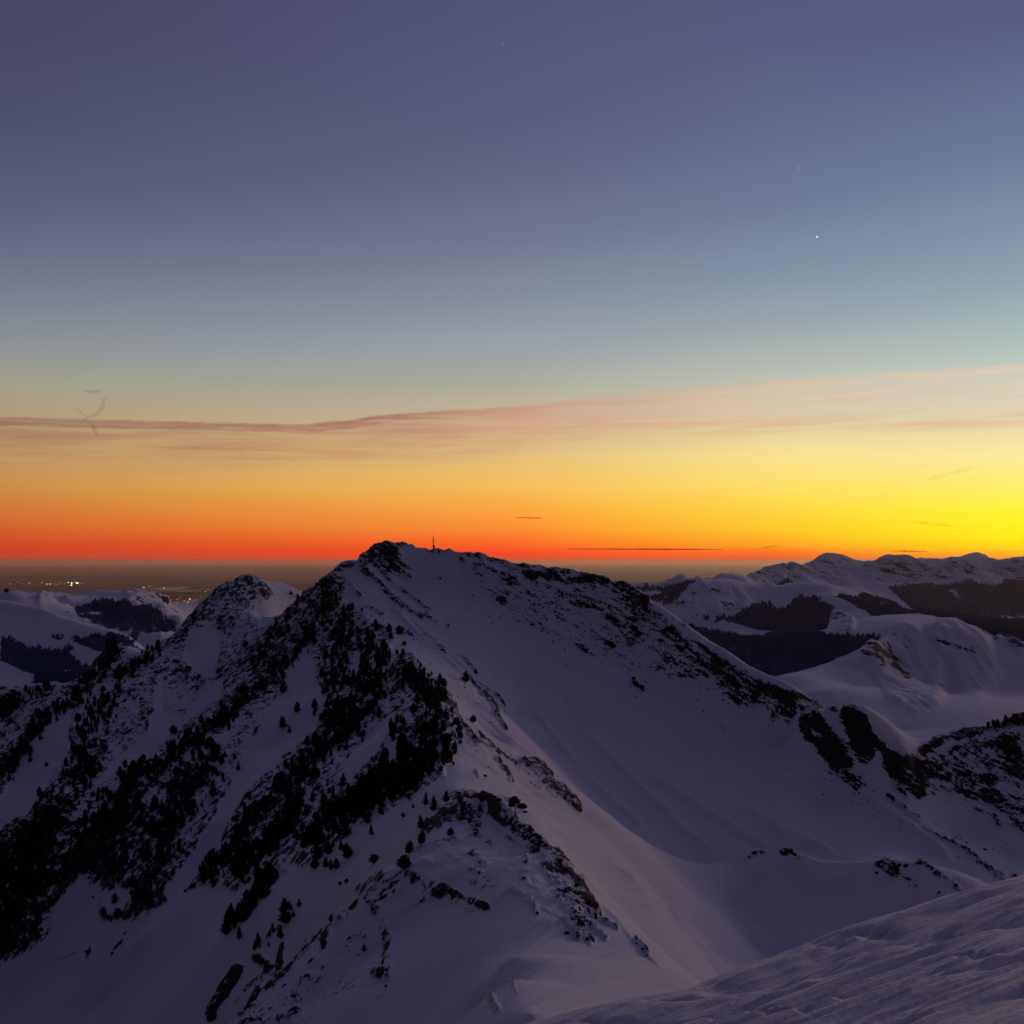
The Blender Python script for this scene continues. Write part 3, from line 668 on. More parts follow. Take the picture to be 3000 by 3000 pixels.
    ([(690, 1800), (650, 1830)], 30, .42), ([(520, 1940), (545, 1990), (590, 2010)], 22, .78), ([(490, 2040), (530, 2060), (570, 2030)], 26, .6), ([(860, 1750), (890, 1740)], 12, .75), ([(800, 1850), (840, 1800), (880, 1760)], 14, .6), ([(640, 1835), (655, 1840)], 9, .9),
]
R0 = belts(PX, PY, near.vis, rock_items)
jx_ = 13 * fbm(near.X / 14, near.Z / 12, near.Y / 20, 4, 0.6, 5).astype(np.float32); jy_ = 13 * fbm(near.X / 14 + 9, near.Z / 12, near.Y / 20, 4, 0.6, 6).astype(np.float32)
face = inside(PX + jx_, PY + jy_, [(985, 1695), (1005, 1765), (1130, 1895), (1290, 2055), (1322, 2150), (1305, 2275), (1200, 2360), (1080, 2400), (960, 2490), (870, 2560), (800, 2560), (700, 2610), (590, 2600), (480, 2640), (380, 2690), (300, 2700), (280, 2660), (330, 2570),
                       (240, 2560), (185, 2620), (70, 2740), (-60, 2800), (-400, 2800), (-400, 2060), (0, 2030), (150, 2012), (330, 1892), (450, 1925), (600, 1765), (735, 1690), (800, 1740), (900, 1735), (940, 1712)])
Rf = np.where(face & near.vis, 0.655 + 0.22 * fbm(near.X / 45, near.Z / 30, near.Y / 60, 3, 0.5, 7), 0).astype(np.float32)
R0 = np.maximum(R0, Rf)
for poly, lv in (([(1330, 1640), (1500, 1660), (1790, 1715), (1900, 1760), (2080, 1890), (2300, 2030), (2400, 2080), (2330, 2110), (2150, 2060), (1950, 1990), (1860, 2000), (1760, 1930), (1640, 1880), (1500, 1800), (1400, 1720)], .46),
                 ([(1040, 1650), (1200, 1760), (1290, 1850), (1400, 1960), (1500, 2110), (1450, 2110), (1330, 1990), (1200, 1860), (1090, 1760)], .36),
                 ([(2580, 2230), (2700, 2215), (3000, 2120), (3200, 2060), (3200, 2500), (3000, 2440), (2900, 2400), (2750, 2330), (2640, 2320)], .56),
                 ([(1180, 2540), (1300, 2480), (1420, 2440), (1560, 2500), (1640, 2620), (1700, 2740), (1600, 2680), (1500, 2620), (1380, 2680), (1260, 2640), (1160, 2700), (1120, 2880), (1000, 2900), (900, 3000), (650, 3000), (720, 2880), (900, 2760), (1050, 2620)], .44),
                 ([(1330, 2100), (1400, 2150), (1560, 2230), (1700, 2370), (1620, 2330), (1500, 2290), (1400, 2230), (1340, 2170)], .46)):
    k_ = inside(PX + 1.5 * jx_, PY + 1.5 * jy_, poly) & near.vis
    R0[k_] = np.maximum(R0[k_], (lv + 0.14 * fbm(near.X[k_] / 40, near.Z[k_] / 25, near.Y[k_] / 60, 3, 0.5, 8)).astype(np.float32))
for poly in ([(217, 2040), (230, 2075), (205, 2096), (200, 2190), (140, 2300), (70, 2394), (-20, 2430), (10, 2330), (31, 2245), (81, 2170), (130, 2108), (170, 2070)],
             [(560, 1840), (650, 1830), (645, 1900), (625, 1990), (580, 1962), (540, 1930)],
             [(600, 2010), (660, 1985), (650, 2040), (560, 2100), (500, 2150), (400, 2232), (330, 2296), (300, 2292), (355, 2225), (430, 2160), (448, 2090), (452, 2010), (476, 1990), (482, 2085), (540, 2100)],
             [(900, 1897), (925, 1997), (969, 2071), (932, 2127), (838, 2214), (745, 2295), (683, 2380), (640, 2470), (580, 2560), (520, 2640), (480, 2620), (570, 2490), (620, 2400), (670, 2326), (702, 2245), (758, 2183), (780, 2090), (838, 1997), (870, 1935)],
             [(1150, 2090), (1162, 2110), (1120, 2180), (1060, 2250), (1015, 2290), (1006, 2265), (1050, 2190), (1090, 2140)], [(1135, 2180), (1160, 2176), (1168, 2210), (1150, 2235), (1132, 2220)], [(1040, 1900), (1056, 1930), (1062, 1990), (1035, 1970)],
             [(750, 1770), (800, 1760), (840, 1740), (870, 1745), (800, 1830), (760, 1830)], [(290, 2610), (400, 2600), (340, 2700)], [(990, 2400), (1010, 2410), (930, 2490), (905, 2480)]):
    k_ = inside(PX + jx_, PY + jy_, poly) & near.vis
    R0[k_] = np.minimum(R0[k_], 0.03)
R0 = np.minimum(R0, 0.85)
for _ in range(2):
    R0 = (R0 + np.roll(R0, 1, 1) + np.roll(R0, -1, 1) + np.roll(R0, 1, 0) + np.roll(R0, -1, 0)) / 5
R0 = np.where(near.vis, R0, 0.35)
dep = near.Y
# anisotropic break-up noise, in world metres, streaks run down to the right on the bowl side, down-left on the dark face
def streaks(X, Y, Z, ang, s_long, s_short, seed):
    a = math.radians(ang)
    p = X * math.cos(a) - (Z + 0.25 * Y) * math.sin(a)
    q = X * math.sin(a) + (Z + 0.25 * Y) * math.cos(a)
    return fbm(p / s_long, q / s_short, Y / (s_long * 1.2), 5, 0.6, seed)
sc = np.clip(dep / 900.0, 0.35, 1.3)
n_r = streaks(near.X / sc, near.Y / sc, near.Z / sc, 38, 26, 7, 11)
n_l = streaks(near.X / sc, near.Y / sc, near.Z / sc, -52, 22, 9, 23)
wl = smooth01((1330 - PX + (PY - 2300) * 0.10) / 160.0)
wl = np.where(PY < 1750, smooth01((950 - PX) / 80), wl)
nn = n_r * (1 - wl) + n_l * wl
iso = fbm(near.X / (5 * sc), near.Z / (4 * sc), near.Y / (6 * sc), 4, 0.6, 31)
brk = 0.62 * nn + 0.5 * iso
rock = smooth01((R0 - 0.62 + brk * 0.75) / 0.22 * 0.5 + 0.5)
rock = np.where(R0 < 0.05, 0, rock)

# relief: crags where rock shows, drifted snow elsewhere
rg = fbm(near.X / (16 * sc), near.Z / (13 * sc), near.Y / (17 * sc), 6, 0.58, 51, ridged=True)
rgf = fbm(near.X / (3.2 * sc), near.Z / (2.6 * sc), near.Y / (3.4 * sc), 3, 0.6, 57, ridged=True)
area = smooth01((R0 - 0.42) / 0.36)
area = np.where(near.vis, area, 0.5)
big = fbm(near.X / 120, near.Y / 120, None, 4, 0.5, 71)
swell = fbm(near.X / 34, near.Y / 60, None, 3, 0.45, 77)
# wind ripples on the snow, combed along the fall of the bowl side
a = math.radians(28)
rp = (near.X * math.cos(a) - near.Y * math.sin(a)); rq = (near.X * math.sin(a) + near.Y * math.cos(a))
comb = fbm(rp / 5.5, rq / 70, None, 4, 0.55, 83, ridged=True)
combw = fbm((near.X * 0.62 + near.Y * 0.78) / 13, (near.X * 0.78 - near.Y * 0.62) / 120, None, 4, 0.5, 84, ridged=True)
comb = comb + (0.9 * combw - comb) * smooth01((near.Y - 640) / 160)
comb2 = fbm(near.X / 60, near.Y / 7, None, 4, 0.55, 85, ridged=True)
wnear = smooth01((1000 - dep) / 500) * (1 - area)
right = smooth01((PX - 1250) / 150)
ledge = smooth01((PX - 1900) / 120) * smooth01((800 - dep) / 60)
Dz = area * sc * (3.4 * rg + 1.5 * rgf * (0.4 + 0.6 * rock)) + rock * 1.1 * sc
Dz += (1 - area) * (0.7 * swell * sc + 1.2 * sc * right * comb * (1 - ledge) * (0.25 + wnear) + 0.30 * ledge * comb2)
Dz += big * 2.0 * smooth01((dep - 150) / 300)
Dz += sc * 0.18 * fbm(near.X / 4 / sc, near.Y / 5 / sc, None, 3, 0.55, 91)
# drift ribs running down the bowl and wind lips, each along a surveyed line: (line, height m, half width px)
for line, hgt, wpx in (([(1893, 2266), (2000, 2330), (2100, 2400), (2180, 2450), (2260, 2488)], 2.2, 11), ([(2172, 2366), (2300, 2440), (2452, 2508)], 2.0, 12), ([(2514, 2322), (2650, 2410), (2794, 2515)], 2.6, 13),
                       ([(1955, 2397), (2030, 2450), (2100, 2500)], 1.4, 8), ([(1700, 2140), (1800, 2230), (1900, 2330), (2000, 2410)], 1.6, 12), ([(1560, 2080), (1680, 2230), (1800, 2350), (1900, 2430)], 1.4, 10),
                       ([(2050, 2200), (2200, 2300), (2330, 2400)], 1.4, 12), ([(2330, 2590), (2370, 2605), (2420, 2595), (2480, 2560)], 1.6, 7), ([(1470, 2330), (1600, 2420), (1750, 2510), (1900, 2590)], .9, 7), ([(1600, 2480), (1720, 2580), (1850, 2640), (1960, 2680)], .9, 7),
                       ([(1740, 2640), (1850, 2740), (1960, 2800)], .6, 6), ([(1800, 2700), (1880, 2790), (1950, 2850)], .5, 5), ([(1405, 2395), (1480, 2455), (1550, 2492), (1600, 2512)], 1.0, 5), ([(1480, 2868), (1505, 2876), (1515, 2910)], 1.0, 5), ([(1960, 2540), (2080, 2542), (2180, 2502), (2240, 2498), (2300, 2499), (2350, 2514), (2400, 2532), (2520, 2536), (2620, 2530), (2740, 2550), (2840, 2630)], 1.0, 9), ([(1940, 2640), (1975, 2690), (2000, 2720)], -3.2, 22), ([(2060, 2590), (2150, 2640), (2240, 2640)], -1.6, 26), ([(2330, 2595), (2390, 2610), (2450, 2590), (2520, 2560)], 1.8, 8),
                       ([(1130, 1760), (1230, 1860), (1330, 1950), (1420, 2040)], 1.5, 7), ([(1180, 1790), (1300, 1900), (1400, 1990)], 1.3, 6)):
    xs = [q[0] for q in line]; ys = [q[1] for q in line]
    m_ = near.vis & (PX > min(xs) - 60) & (PX < max(xs) + 60) & (PY > min(ys) - 60) & (PY < max(ys) + 60)
    d_ = poly_dist(PX[m_], PY[m_], line) / (wpx * (1 + 0.3 * vnoise(PX[m_] / 40, PY[m_] / 40, None, 5)))
    ends = smooth01(np.minimum(PX[m_] - min(xs), max(xs) - PX[m_]) / 60 + 0.2)
    Dz[m_] += (1.7 if hgt > 1.1 else 1.2) * hgt * np.exp(-d_ ** 2) * ends
near.Z = near.Z + Dz * smooth01((dep - 108) / 60 + 0.25)
# snow holds on the flat ledges of the crags
nrm = near.normal_z()
flat = np.abs(nrm[..., 2])
me = mesh_np('mountain', near.verts(), near.faces())
add_attr(me, 'rock', R0)
add_attr(me, 'strike', wl)
mountain = tag(link('mountain', me, M_near), 'snow covered mountain with a rocky summit ridge and a dark wooded spur', kind='structure')
near.PX, near.PY = PX, PY

# ================================================================== FAR HILLS
far_lines = [
    [(1700, None, 8500, -640), (1790, 1712, 9400), (1820, 1704, 9500), (1870, 1692, 9500), (1920, 1677, 9500), (1975, 1661, 9500), (2010, 1662, 9500), (2045, 1663, 9450), (2062, 1668, 9400), (2080, 1680, 9300)],
    [(2068, 1668, 11000), (2110, 1661, 11000), (2125, 1662, 11000), (2150, 1671, 11000), (2180, 1672, 11500), (2215, 1656, 12000), (2240, 1650, 12000), (2275, 1650, 12000), (2300, 1640, 12200), (2332, 1641, 12500), (2342, 1654, 12500), (2360, 1650, 12500), (2385, 1641, 12700), (2405, 1619, 13000),
     (2425, 1609, 13000), (2450, 1615, 13000), (2470, 1615, 13000), (2495, 1632, 13000), (2530, 1646, 12800), (2555, 1636, 12600), (2575, 1634, 12500), (2597, 1620, 12500), (2635, 1626, 12500), (2655, 1620, 12500), (2680, 1631, 12500), (2705, 1645, 12500),
     (2750, 1631, 12700), (2810, 1631, 12800), (2845, 1618, 12800), (2868, 1608, 12800), (2900, 1631, 12800), (2926, 1662, 12800), (2950, 1634, 12800), (2970, 1626, 12800), (3000, 1632, 12800), (3100, 1617, 12800), (3250, 1648, 12800)],
    [(2060, 1708, 6000), (2110, 1691, 6200), (2150, 1692, 6200), (2185, 1710, 6100), (2220, 1722, 6000), (2270, 1719, 6000), (2330, 1706, 6000), (2390, 1709, 5900), (2430, 1722, 5700), (2480, 1756, 5400), (2530, 1790, 5000), (2555, 1806, 4800)],
    [(2230, 1985, 2500), (2330, 1966, 2600), (2420, 1938, 2700), (2500, 1905, 2800), (2560, 1874, 2900), (2610, 1852, 2950), (2660, 1845, 2990), (2730, 1846, 2990), (2800, 1851, 3010), (2880, 1859, 3060)],
    [(2390, 1850, 3700), (2450, 1843, 3600), (2520, 1829, 3500), (2570, 1811, 3400), (2650, 1803, 3350), (2710, 1803, 3300), (2760, 1813, 3260), (2800, 1828, 3220), (2890, 1856, 3150), (2950, 1876, 3100), (3100, 1895, 3100)],
    [(2590, 1875, 2870), (2560, 1920, 2720), (2570, 1960, 2640)],
    [(2330, 1663, 12000), (2310, 1680, 11700), (2260, 1700, 11200)], [(2340, 1668, 11900), (2400, 1690, 11400), (2480, 1720, 10800), (2560, 1760, 10200), (2640, 1785, 9600), (2680, 1795, 9400)],
    [(2700, 1662, 12100), (2735, 1650, 12000), (2800, 1642, 12100), (2840, 1634, 12300)], [(2868, 1619, 12700), (2880, 1650, 12100), (2900, 1690, 11500)], [(2430, 1617, 12950), (2425, 1640, 12600), (2440, 1680, 11900)], [(2655, 1625, 12450), (2650, 1650, 12200), (2630, 1680, 11800)],
    [(2540, 1690, 11800), (2600, 1700, 11500), (2640, 1735, 11000)],
    # left group
    [(-200, 1760, 3600), (0, 1762, 3500), (30, 1761, 3500), (55, 1766, 3450), (75, 1772, 3400), (130, 1786, 3300), (200, 1809, 3200), (260, 1826, 3100), (320, 1841, 3000), (372, 1857, 2950)],
    [(-200, 1745, 4300), (0, 1738, 4250), (30, 1732, 4200), (52, 1726, 4200), (62, 1742, 4050)],
    [(85, 1729, 4600), (110, 1738, 4700), (160, 1747, 4900), (190, 1744, 5000), (230, 1741, 5000), (250, 1732, 5000), (270, 1727, 5000), (310, 1729, 5000), (352, 1729, 5000), (365, 1736, 4950), (400, 1746, 5150), (440, 1746, 5250), (470, 1755, 5200), (490, 1768, 5100)],
    [(355, 1730, 5000), (375, 1750, 4700), (400, 1770, 4500)], [(440, 1748, 5200), (480, 1775, 4700), (510, 1800, 4300)],
    [(500, 1782, 5600), (530, 1772, 5800), (570, 1770, 5900), (620, 1765, 6000)],
]
far_pts = [
    (2700, 2200, 1900), (2500, 2100, 2020), (2900, 2150, 2000), (2600, 2052, 2230), (2950, 2062, 2300), (2400, 2020, 2300), (3100, 2200, 1900), (2640, 2140, 2050),
    (2700, 1920, 2880), (2700, 1980, 2800), (2620, 1960, 2820), (2850, 1930, 2900), (2950, 1960, 2880), (2700, 2022, 2730), (2850, 2030, 2720), (3000, 2020, 2740), (2500, 2012, 2500), (2500, 1960, 2640), (3100, 1960, 2880),
    (2780, 1880, 2960), (2640, 1900, 2900), (2750, 1960, 2830), (2820, 1990, 2790),
    (2300, 1900, 4000), (2200, 1950, 3100), (2400, 1862, 4500), (2100, 1850, 4500), (2200, 1862, 4600), (2100, 1900, 3500), (2480, 1868, 4400), (2300, 1862, 4550), (2400, 1900, 3600),
    (2080, 1760, 5800), (2060, 1825, 5450), (2200, 1790, 5600), (2350, 1760, 5750), (2350, 1830, 5300), (2470, 1800, 5150), (2430, 1842, 4900), (1980, 1760, 5850), (1930, 1740, 6100), (2000, 1810, 5500), (2280, 1770, 5700), (2150, 1740, 5950), (2060, 1740, 5880),
    (1900, 1722, 9100), (2000, 1700, 9200), (2050, 1700, 9150), (1950, 1740, 8800), (1850, 1730, 9000), (2200, 1700, 10900), (2150, 1684, 10800), (2250, 1682, 11500), (2400, 1662, 12500), (2300, 1690, 11500), (2400, 1700, 11000), (2500, 1672, 12200), (2600, 1672, 12000), (2450, 1650, 12700), (2550, 1652, 12450),
    (2480, 1740, 10200), (2640, 1700, 11300), (2700, 1672, 11900), (2800, 1668, 12000), (2900, 1700, 11400), (2720, 1696, 11500), (2800, 1700, 11500), (2950, 1682, 11900), (2700, 1780, 10100), (2900, 1800, 9700), (3000, 1760, 10400), (2800, 1740, 10800), (2650, 1760, 10500), (3000, 1850, 8600), (3100, 1700, 11400),
    (2620, 1790, 9400), (2900, 1840, 8600), (3000, 1660, 12000), (2560, 1775, 9700),
    (2700, None, 4200, -420), (2560, None, 3900, -410), (2900, None, 4000, -430), (2800, None, 4600, -430), (2500, None, 5400, -400), (2300, None, 7200, -420), (2150, None, 7400, -430), (2450, None, 6600, -410), (2100, None, 10200, -520), (2150, None, 10000, -430),
    (1600, None, 9500, -1500), (1650, None, 5000, -1000), (1900, None, 3000, -700), (1500, None, 2500, -700), (1000, None, 2500, -800), (1000, None, 4000, -1300), (1400, None, 4000, -1100), (1000, None, 8000, -2100), (1500, None, 8000, -2000), (1900, None, 2000, -560), (1500, None, 1800, -620), (1000, None, 1800, -640),
    (600, None, 1800, -560), (2200, None, 1800, -480), (3200, None, 1500, -500), (2700, None, 1500, -470),
    # left group bodies
    (100, 1850, 3100), (200, 1870, 3000), (0, 1850, 3170), (300, 1900, 2850), (100, 1950, 2820), (200, 1982, 2680), (0, 1990, 2720), (80, 2012, 2600), (300, 1870, 2920), (200, 1830, 3110), (0, 1800, 3350), (100, 1810, 3260), (-200, 1900, 3000), (380, 1880, 2900), (420, 1900, 3050), (360, 1930, 2750),
    (250, 2000, 2600), (50, 1900, 2960), (200, 1930, 2840), (-200, 2040, 2500), (100, None, 2000, -420), (300, None, 2000, -420),
    (200, 1780, 4600), (300, 1800, 4500), (400, 1785, 4600), (450, 1805, 4450), (450, 1850, 4150), (350, 1830, 4200), (500, 1825, 4300), (400, 1885, 3700), (490, 1885, 3700), (150, 1765, 4600), (300, 1760, 4800), (200, 1755, 4800), (100, 1750, 4500), (560, 1830, 4300), (540, 1790, 5200), (550, 1870, 3900), (340, 1850, 3850),
    (0, None, 3850, -260), (-200, None, 3900, -270), (130, None, 3800, -310), (300, None, 3400, -330), (40, 1745, 4000), (40, None, 4500, -270),
    (300, None, 6500, -800), (100, None, 6500, -800), (600, None, 7500, -1100), (500, None, 6800, -900), (0, None, 8000, -1500), (300, None, 9500, -2200), (600, None, 9500, -2200), (900, None, 6000, -1500), (750, None, 4000, -900), (700, None, 2500, -600), (-200, None, 6500, -900), (-200, None, 9500, -2200),
    (1500, None, 12000, -2400), (500, None, 14000, -2500), (-200, None, 19000, -2600), (1000, None, 19000, -2600), (1700, None, 19000, -2600), (2500, None, 19000, -2500), (3200, None, 19000, -2500), (2400, None, 15500, -1200), (2900, None, 15500, -1200), (2100, None, 14000, -1500), (1800, None, 12000, -1500), (1950, None, 11500, -900),
]
far = Dem(far_lines, far_pts, (-220, 3220), (1450, 20000), 560, 460, FAR_NF, FAR_MF)
FX, FY = far.projected()
far_vis = far.vis.copy()
scf = far.Y
rg = fbm(far.X / (0.05 * 5000), far.Z / 160, far.Y / 300, 6, 0.55, 151, ridged=True)
er = fbm(far.X / 90, far.Z / 420, far.Y / 500, 5, 0.6, 157, ridged=True)
bigf = fbm(far.X / 900, far.Y / 900, None, 4, 0.5, 161)
rocky = belts(FX, FY, far_vis, [
    ([(2560, 1920), (2600, 1980), (2640, 2030)], 34, .60), ([(2640, 1880), (2700, 1960), (2700, 2020)], 60, .52), ([(2780, 1880), (2840, 1900), (2860, 1980)], 60, .54), ([(2650, 1900), (2680, 1940)], 10, .8), ([(2620, 1960), (2660, 2000)], 9, .9), ([(2940, 1870), (2990, 1900)], 20, .5),
    ([(1990, 1760), (2060, 1750), (2150, 1770)], 48, .52), ([(2030, 1790), (2120, 1800), (2160, 1790)], 30, .56), ([(2420, 1810), (2480, 1830)], 22, .66), ([(2620, 1700), (2670, 1740)], 30, .5), ([(2240, 1665), (2400, 1650), (2600, 1660), (2750, 1655), (3000, 1655)], 36, .70), ([(1900, 1690), (2030, 1675)], 16, .42), ([(2340, 1660), (2260, 1700)], 18, .5), ([(2240, 1700), (2340, 1690)], 8, .6),
    ([(380, 1740), (480, 1765)], 16, .66), ([(120, 1750), (200, 1755)], 10, .45), ([(330, 1770), (200, 1760)], 14, .42), ([(400, 1800), (480, 1840)], 55, .5), ([(2100, 1640), (3000, 1640)], 6, .4), ([(2750, 1655), (2730, 1662)], 12, .5)])
rocky = np.where(far_vis, rocky, 0.3)
calm = np.maximum(smooth01(rocky / 0.5), 0.75 * smooth01((far.Y - 6500) / 2500))
amp = np.clip((far.Y - 1400) / 6000, 0, 1.5)
far_w = smooth01((far.Y - 6500) / 2500)
Dz = calm * (26 * (er - 0.75 * far_w) + 12 * (rg - 0.5 * far_w)) * np.clip(far.Y / 4200, 0.4, 1.5) * (1 - 0.75 * smooth01((1634 - FY) / 8) * far_w) * (1 - 0.35 * far_w)
cut_ = fbm(far.X / 420, far.Z / 900, far.Y / 1500, 6, 0.55, 163, ridged=True)
Dz += smooth01((far.Y - 6500) / 3000) * (13 * rg - 10 - 130 * (0.5 - 0.5 * cut_) * smooth01((FY - 1632) / 30) * smooth01((12900 - far.Y) / 900)) + calm * smooth01((6500 - far.Y) / 1500) * 0 + (1 - calm) * smooth01((5500 - far.Y) / 2500) * 7 * bigf
Dz += 1.8 * fbm(far.X / 40, far.Y / 60, None, 4, 0.5, 171) * np.clip(far.Y / 2500, 0.5, 3)
far.Z = far.Z + Dz
forest_polys = [
    ([(1960, 1790), (1990, 1815), (2045, 1845), (2090, 1853), (2180, 1868), (2230, 1866), (2300, 1850), (2390, 1852), (2440, 1860), (2560, 1862), (2585, 1868), (2560, 1880), (2500, 1908), (2420, 1942), (2330, 1968), (2230, 1990), (2120, 1930), (2020, 1850)], 1.0),
    ([(2185, 1800), (2200, 1782), (2250, 1768), (2275, 1790), (2300, 1785), (2330, 1757), (2380, 1755), (2400, 1762), (2440, 1795), (2420, 1845), (2340, 1852), (2220, 1846), (2150, 1826), (2050, 1820), (2150, 1815)], 1.0),
    ([(2450, 1745), (2490, 1750), (2510, 1755), (2520, 1741), (2545, 1745), (2560, 1757), (2580, 1742), (2610, 1760), (2640, 1785), (2690, 1796), (2640, 1800), (2560, 1806), (2530, 1788), (2490, 1765)], 1.0),
    ([(2600, 1710), (2650, 1695), (2720, 1692), (2800, 1697), (2880, 1696), (2930, 1700), (2945, 1678), (3010, 1676), (3200, 1680), (3200, 1900), (2990, 1888), (2890, 1858), (2800, 1826), (2740, 1806), (2690, 1796), (2670, 1770), (2640, 1740)], 0.95),
    ([(1840, 1718), (1900, 1690), (1945, 1690), (1965, 1702), (1900, 1712)], 1.0), ([(1860, 1735), (1920, 1722), (1990, 1712), (2040, 1704), (2010, 1730), (1990, 1755), (1970, 1790), (1900, 1750)], .95), ([(1990, 1695), (2060, 1700), (2040, 1705)], .8), ([(2080, 1700), (2110, 1690), (2095, 1705)], 1.0),
    ([(2200, 1706), (2280, 1690), (2300, 1680), (2330, 1690), (2270, 1712), (2230, 1715)], .62), ([(2860, 1850), (2960, 1870), (3100, 1880), (3100, 1930), (2980, 1910)], .55),
    ([(0, 1868), (15, 1867), (40, 1875), (60, 1885), (75, 1900), (110, 1893), (150, 1905), (185, 1905), (215, 1925), (240, 1950), (300, 1950), (330, 1990), (260, 2030), (140, 2010), (100, 1975), (50, 1955), (0, 1935)], .97),
    ([(200, 1872), (250, 1866), (275, 1860), (320, 1857), (365, 1862), (390, 1885), (330, 1908), (280, 1905), (240, 1885)], .97), ([(130, 1848), (150, 1856), (185, 1868), (180, 1874), (150, 1866)], .95), ([(182, 1893), (200, 1890), (220, 1903), (195, 1912)], .95),
    ([(220, 1784), (240, 1778), (300, 1775), (370, 1772), (400, 1785), (460, 1800), (520, 1830), (520, 1860), (440, 1868), (370, 1856), (310, 1832), (260, 1812), (222, 1800)], .66), ([(222, 1782), (290, 1800), (340, 1835), (380, 1850), (310, 1838), (225, 1805)], 1.0),
    ([(195, 1788), (202, 1789), (203, 1798), (196, 1796)], 1.0), ([(370, 1868), (400, 1870), (400, 1878), (375, 1878)], .9), ([(380, 1888), (400, 1888), (400, 1896), (380, 1892)], .9), ([(410, 1890), (480, 1890), (480, 1930), (400, 1940)], .55),
    ([(100, 1980), (200, 1950), (260, 1990), (210, 2030), (80, 2030)], .85),
]
forest = np.zeros(FX.shape, np.float32)
for poly, st in forest_polys:
    forest = np.maximum(forest, np.where(inside(FX, FY, poly) & far_vis, st, 0))
for (cut, lv) in (([(2038, 1826), (2090, 1828), (2150, 1836), (2205, 1850), (2150, 1856), (2080, 1846), (2045, 1836)], 0.0), ([(2312, 1828), (2330, 1824), (2340, 1836), (2318, 1838)], 0.1), ([(2775, 1717), (2800, 1718), (2815, 1735), (2805, 1752), (2795, 1735)], 0.25), ([(2900, 1790), (2945, 1796), (3000, 1790), (3000, 1798), (2945, 1802)], 0.2),
                  ([(2570, 1762), (2590, 1764), (2600, 1772), (2580, 1770)], 0.2), ([(165, 1962), (205, 1956), (205, 1962), (170, 1967)], 0.2), ([(235, 1800), (270, 1790), (300, 1795), (290, 1805), (250, 1805)], 0.3)):
    forest = np.where(inside(FX, FY, cut), lv, forest)
forest = np.where(far_vis, forest, 0.5)
# soften the polygon edges by a cell or two
for _ in range(2):
    forest = (forest + np.roll(forest, 1, 1) + np.roll(forest, -1, 1)) / 3
rk = smooth01((rocky - 0.60 + 0.8 * (0.5 * er + 0.5 * fbm(far.X / 70, far.Z / 60, far.Y / 90, 4, 0.6, 181))) / 0.3 * 0.5 + 0.5)
me = mesh_np('hills', far.verts(), far.faces())
add_attr(me, 'rock', rocky * 0.95)
add_attr(me, 'strike', np.full(FX.shape, 0.0))
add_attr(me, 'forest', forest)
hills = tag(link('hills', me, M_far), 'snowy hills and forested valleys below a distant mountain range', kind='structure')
far.PX, far.PY = FX, FY
# ================================================================== PLAIN to the horizon
PLAIN_Z = -1800.0
PLAIN_R = 400000.0
m, T, b, _ = base_mat('plain_ground')
g = T.n('ShaderNodeNewGeometry')
sp = T.n('ShaderNodeSeparateXYZ'); T.link(g.outputs['Position'], sp.inputs[0])
v1 = T.xyz(T.m('MULTIPLY', sp.outputs[0], 0.00008), T.m('MULTIPLY', sp.outputs[1], 0.00020), 0.0)
n1 = T.noise(v1, 1.0, 6, 0.6); n2 = T.noise(v1, 7.0, 5, 0.65)
c = T.mix(T.ss(n1, 0.42, 0.58), (0.03, 0.032, 0.036), (0.24, 0.24, 0.26))
c = T.mix(T.ss(n2, 0.40, 0.62), c, (0.07, 0.075, 0.085))
T.link(c, b.inputs['Base Color']); b.inputs['Roughness'].default_value = 0.95
b.inputs['Specular IOR Level'].default_value = 0.1
nseg, rings = 160, [0, 3000, 8000, 16000, 26000, 36000, 46000, 80000, 160000, PLAIN_R]
V = [(0, 0, PLAIN_Z)]; F = []
for r in rings[1:]:
    for i in range(nseg):
        t = 2 * math.pi * i / nseg
        V.append((r * math.sin(t), r * math.cos(t), PLAIN_Z))
me = bpy.data.meshes.new('plain')
F = [(0, 1 + (i + 1) % nseg, 1 + i) for i in range(nseg)]
for k in range(len(rings) - 2):
    a = 1 + k * nseg; bb = a + nseg
    F += [(a + i, a + (i + 1) % nseg, bb + (i + 1) % nseg, bb + i) for i in range(nseg)]
me.from_pydata(V, [], F); me.update()
tag(link('plain', me, m), 'flat lowland plain reaching to the horizon far below the mountains', kind='structure')


def plain_at(px, py, zz=PLAIN_Z):
    x, y, z = world_of(px, py, 1.0)
    k = zz / z
    return x * k, y * k, zz

# low rises on the plain, each a long gentle mound
def rise(px0, px1, py, h, wid, seed):
    x0, y0, _ = plain_at(px0, py); x1, y1, _ = plain_at(px1, py)
    n, mrows = 90, 9
    V = []
    for i in range(n):
        t = i / (n - 1)
        prof = (math.sin(math.pi * t) ** 0.8) * (0.62 + 0.38 * float(fbm(np.array([t * 5.0 + seed]), np.array([seed * 1.7]), None, 4)[0] + 0.3))
        for j in range(mrows):
            s = j / (mrows - 1)
            V.append((x0 + (x1 - x0) * t, y0 + (y1 - y0) * t + (s - 0.5) * wid, PLAIN_Z - 5 + (h * prof) * math.sin(math.pi * s)))
    F = [(i * mrows + j, i * mrows + j + 1, (i + 1) * mrows + j + 1, (i + 1) * mrows + j) for i in range(n - 1) for j in range(mrows - 1)]
    return V, [f[::-1] for f in F]
M_rise = simple('rise_ground', (0.035, 0.038, 0.044), 0.95, 0.3, 0.0004)
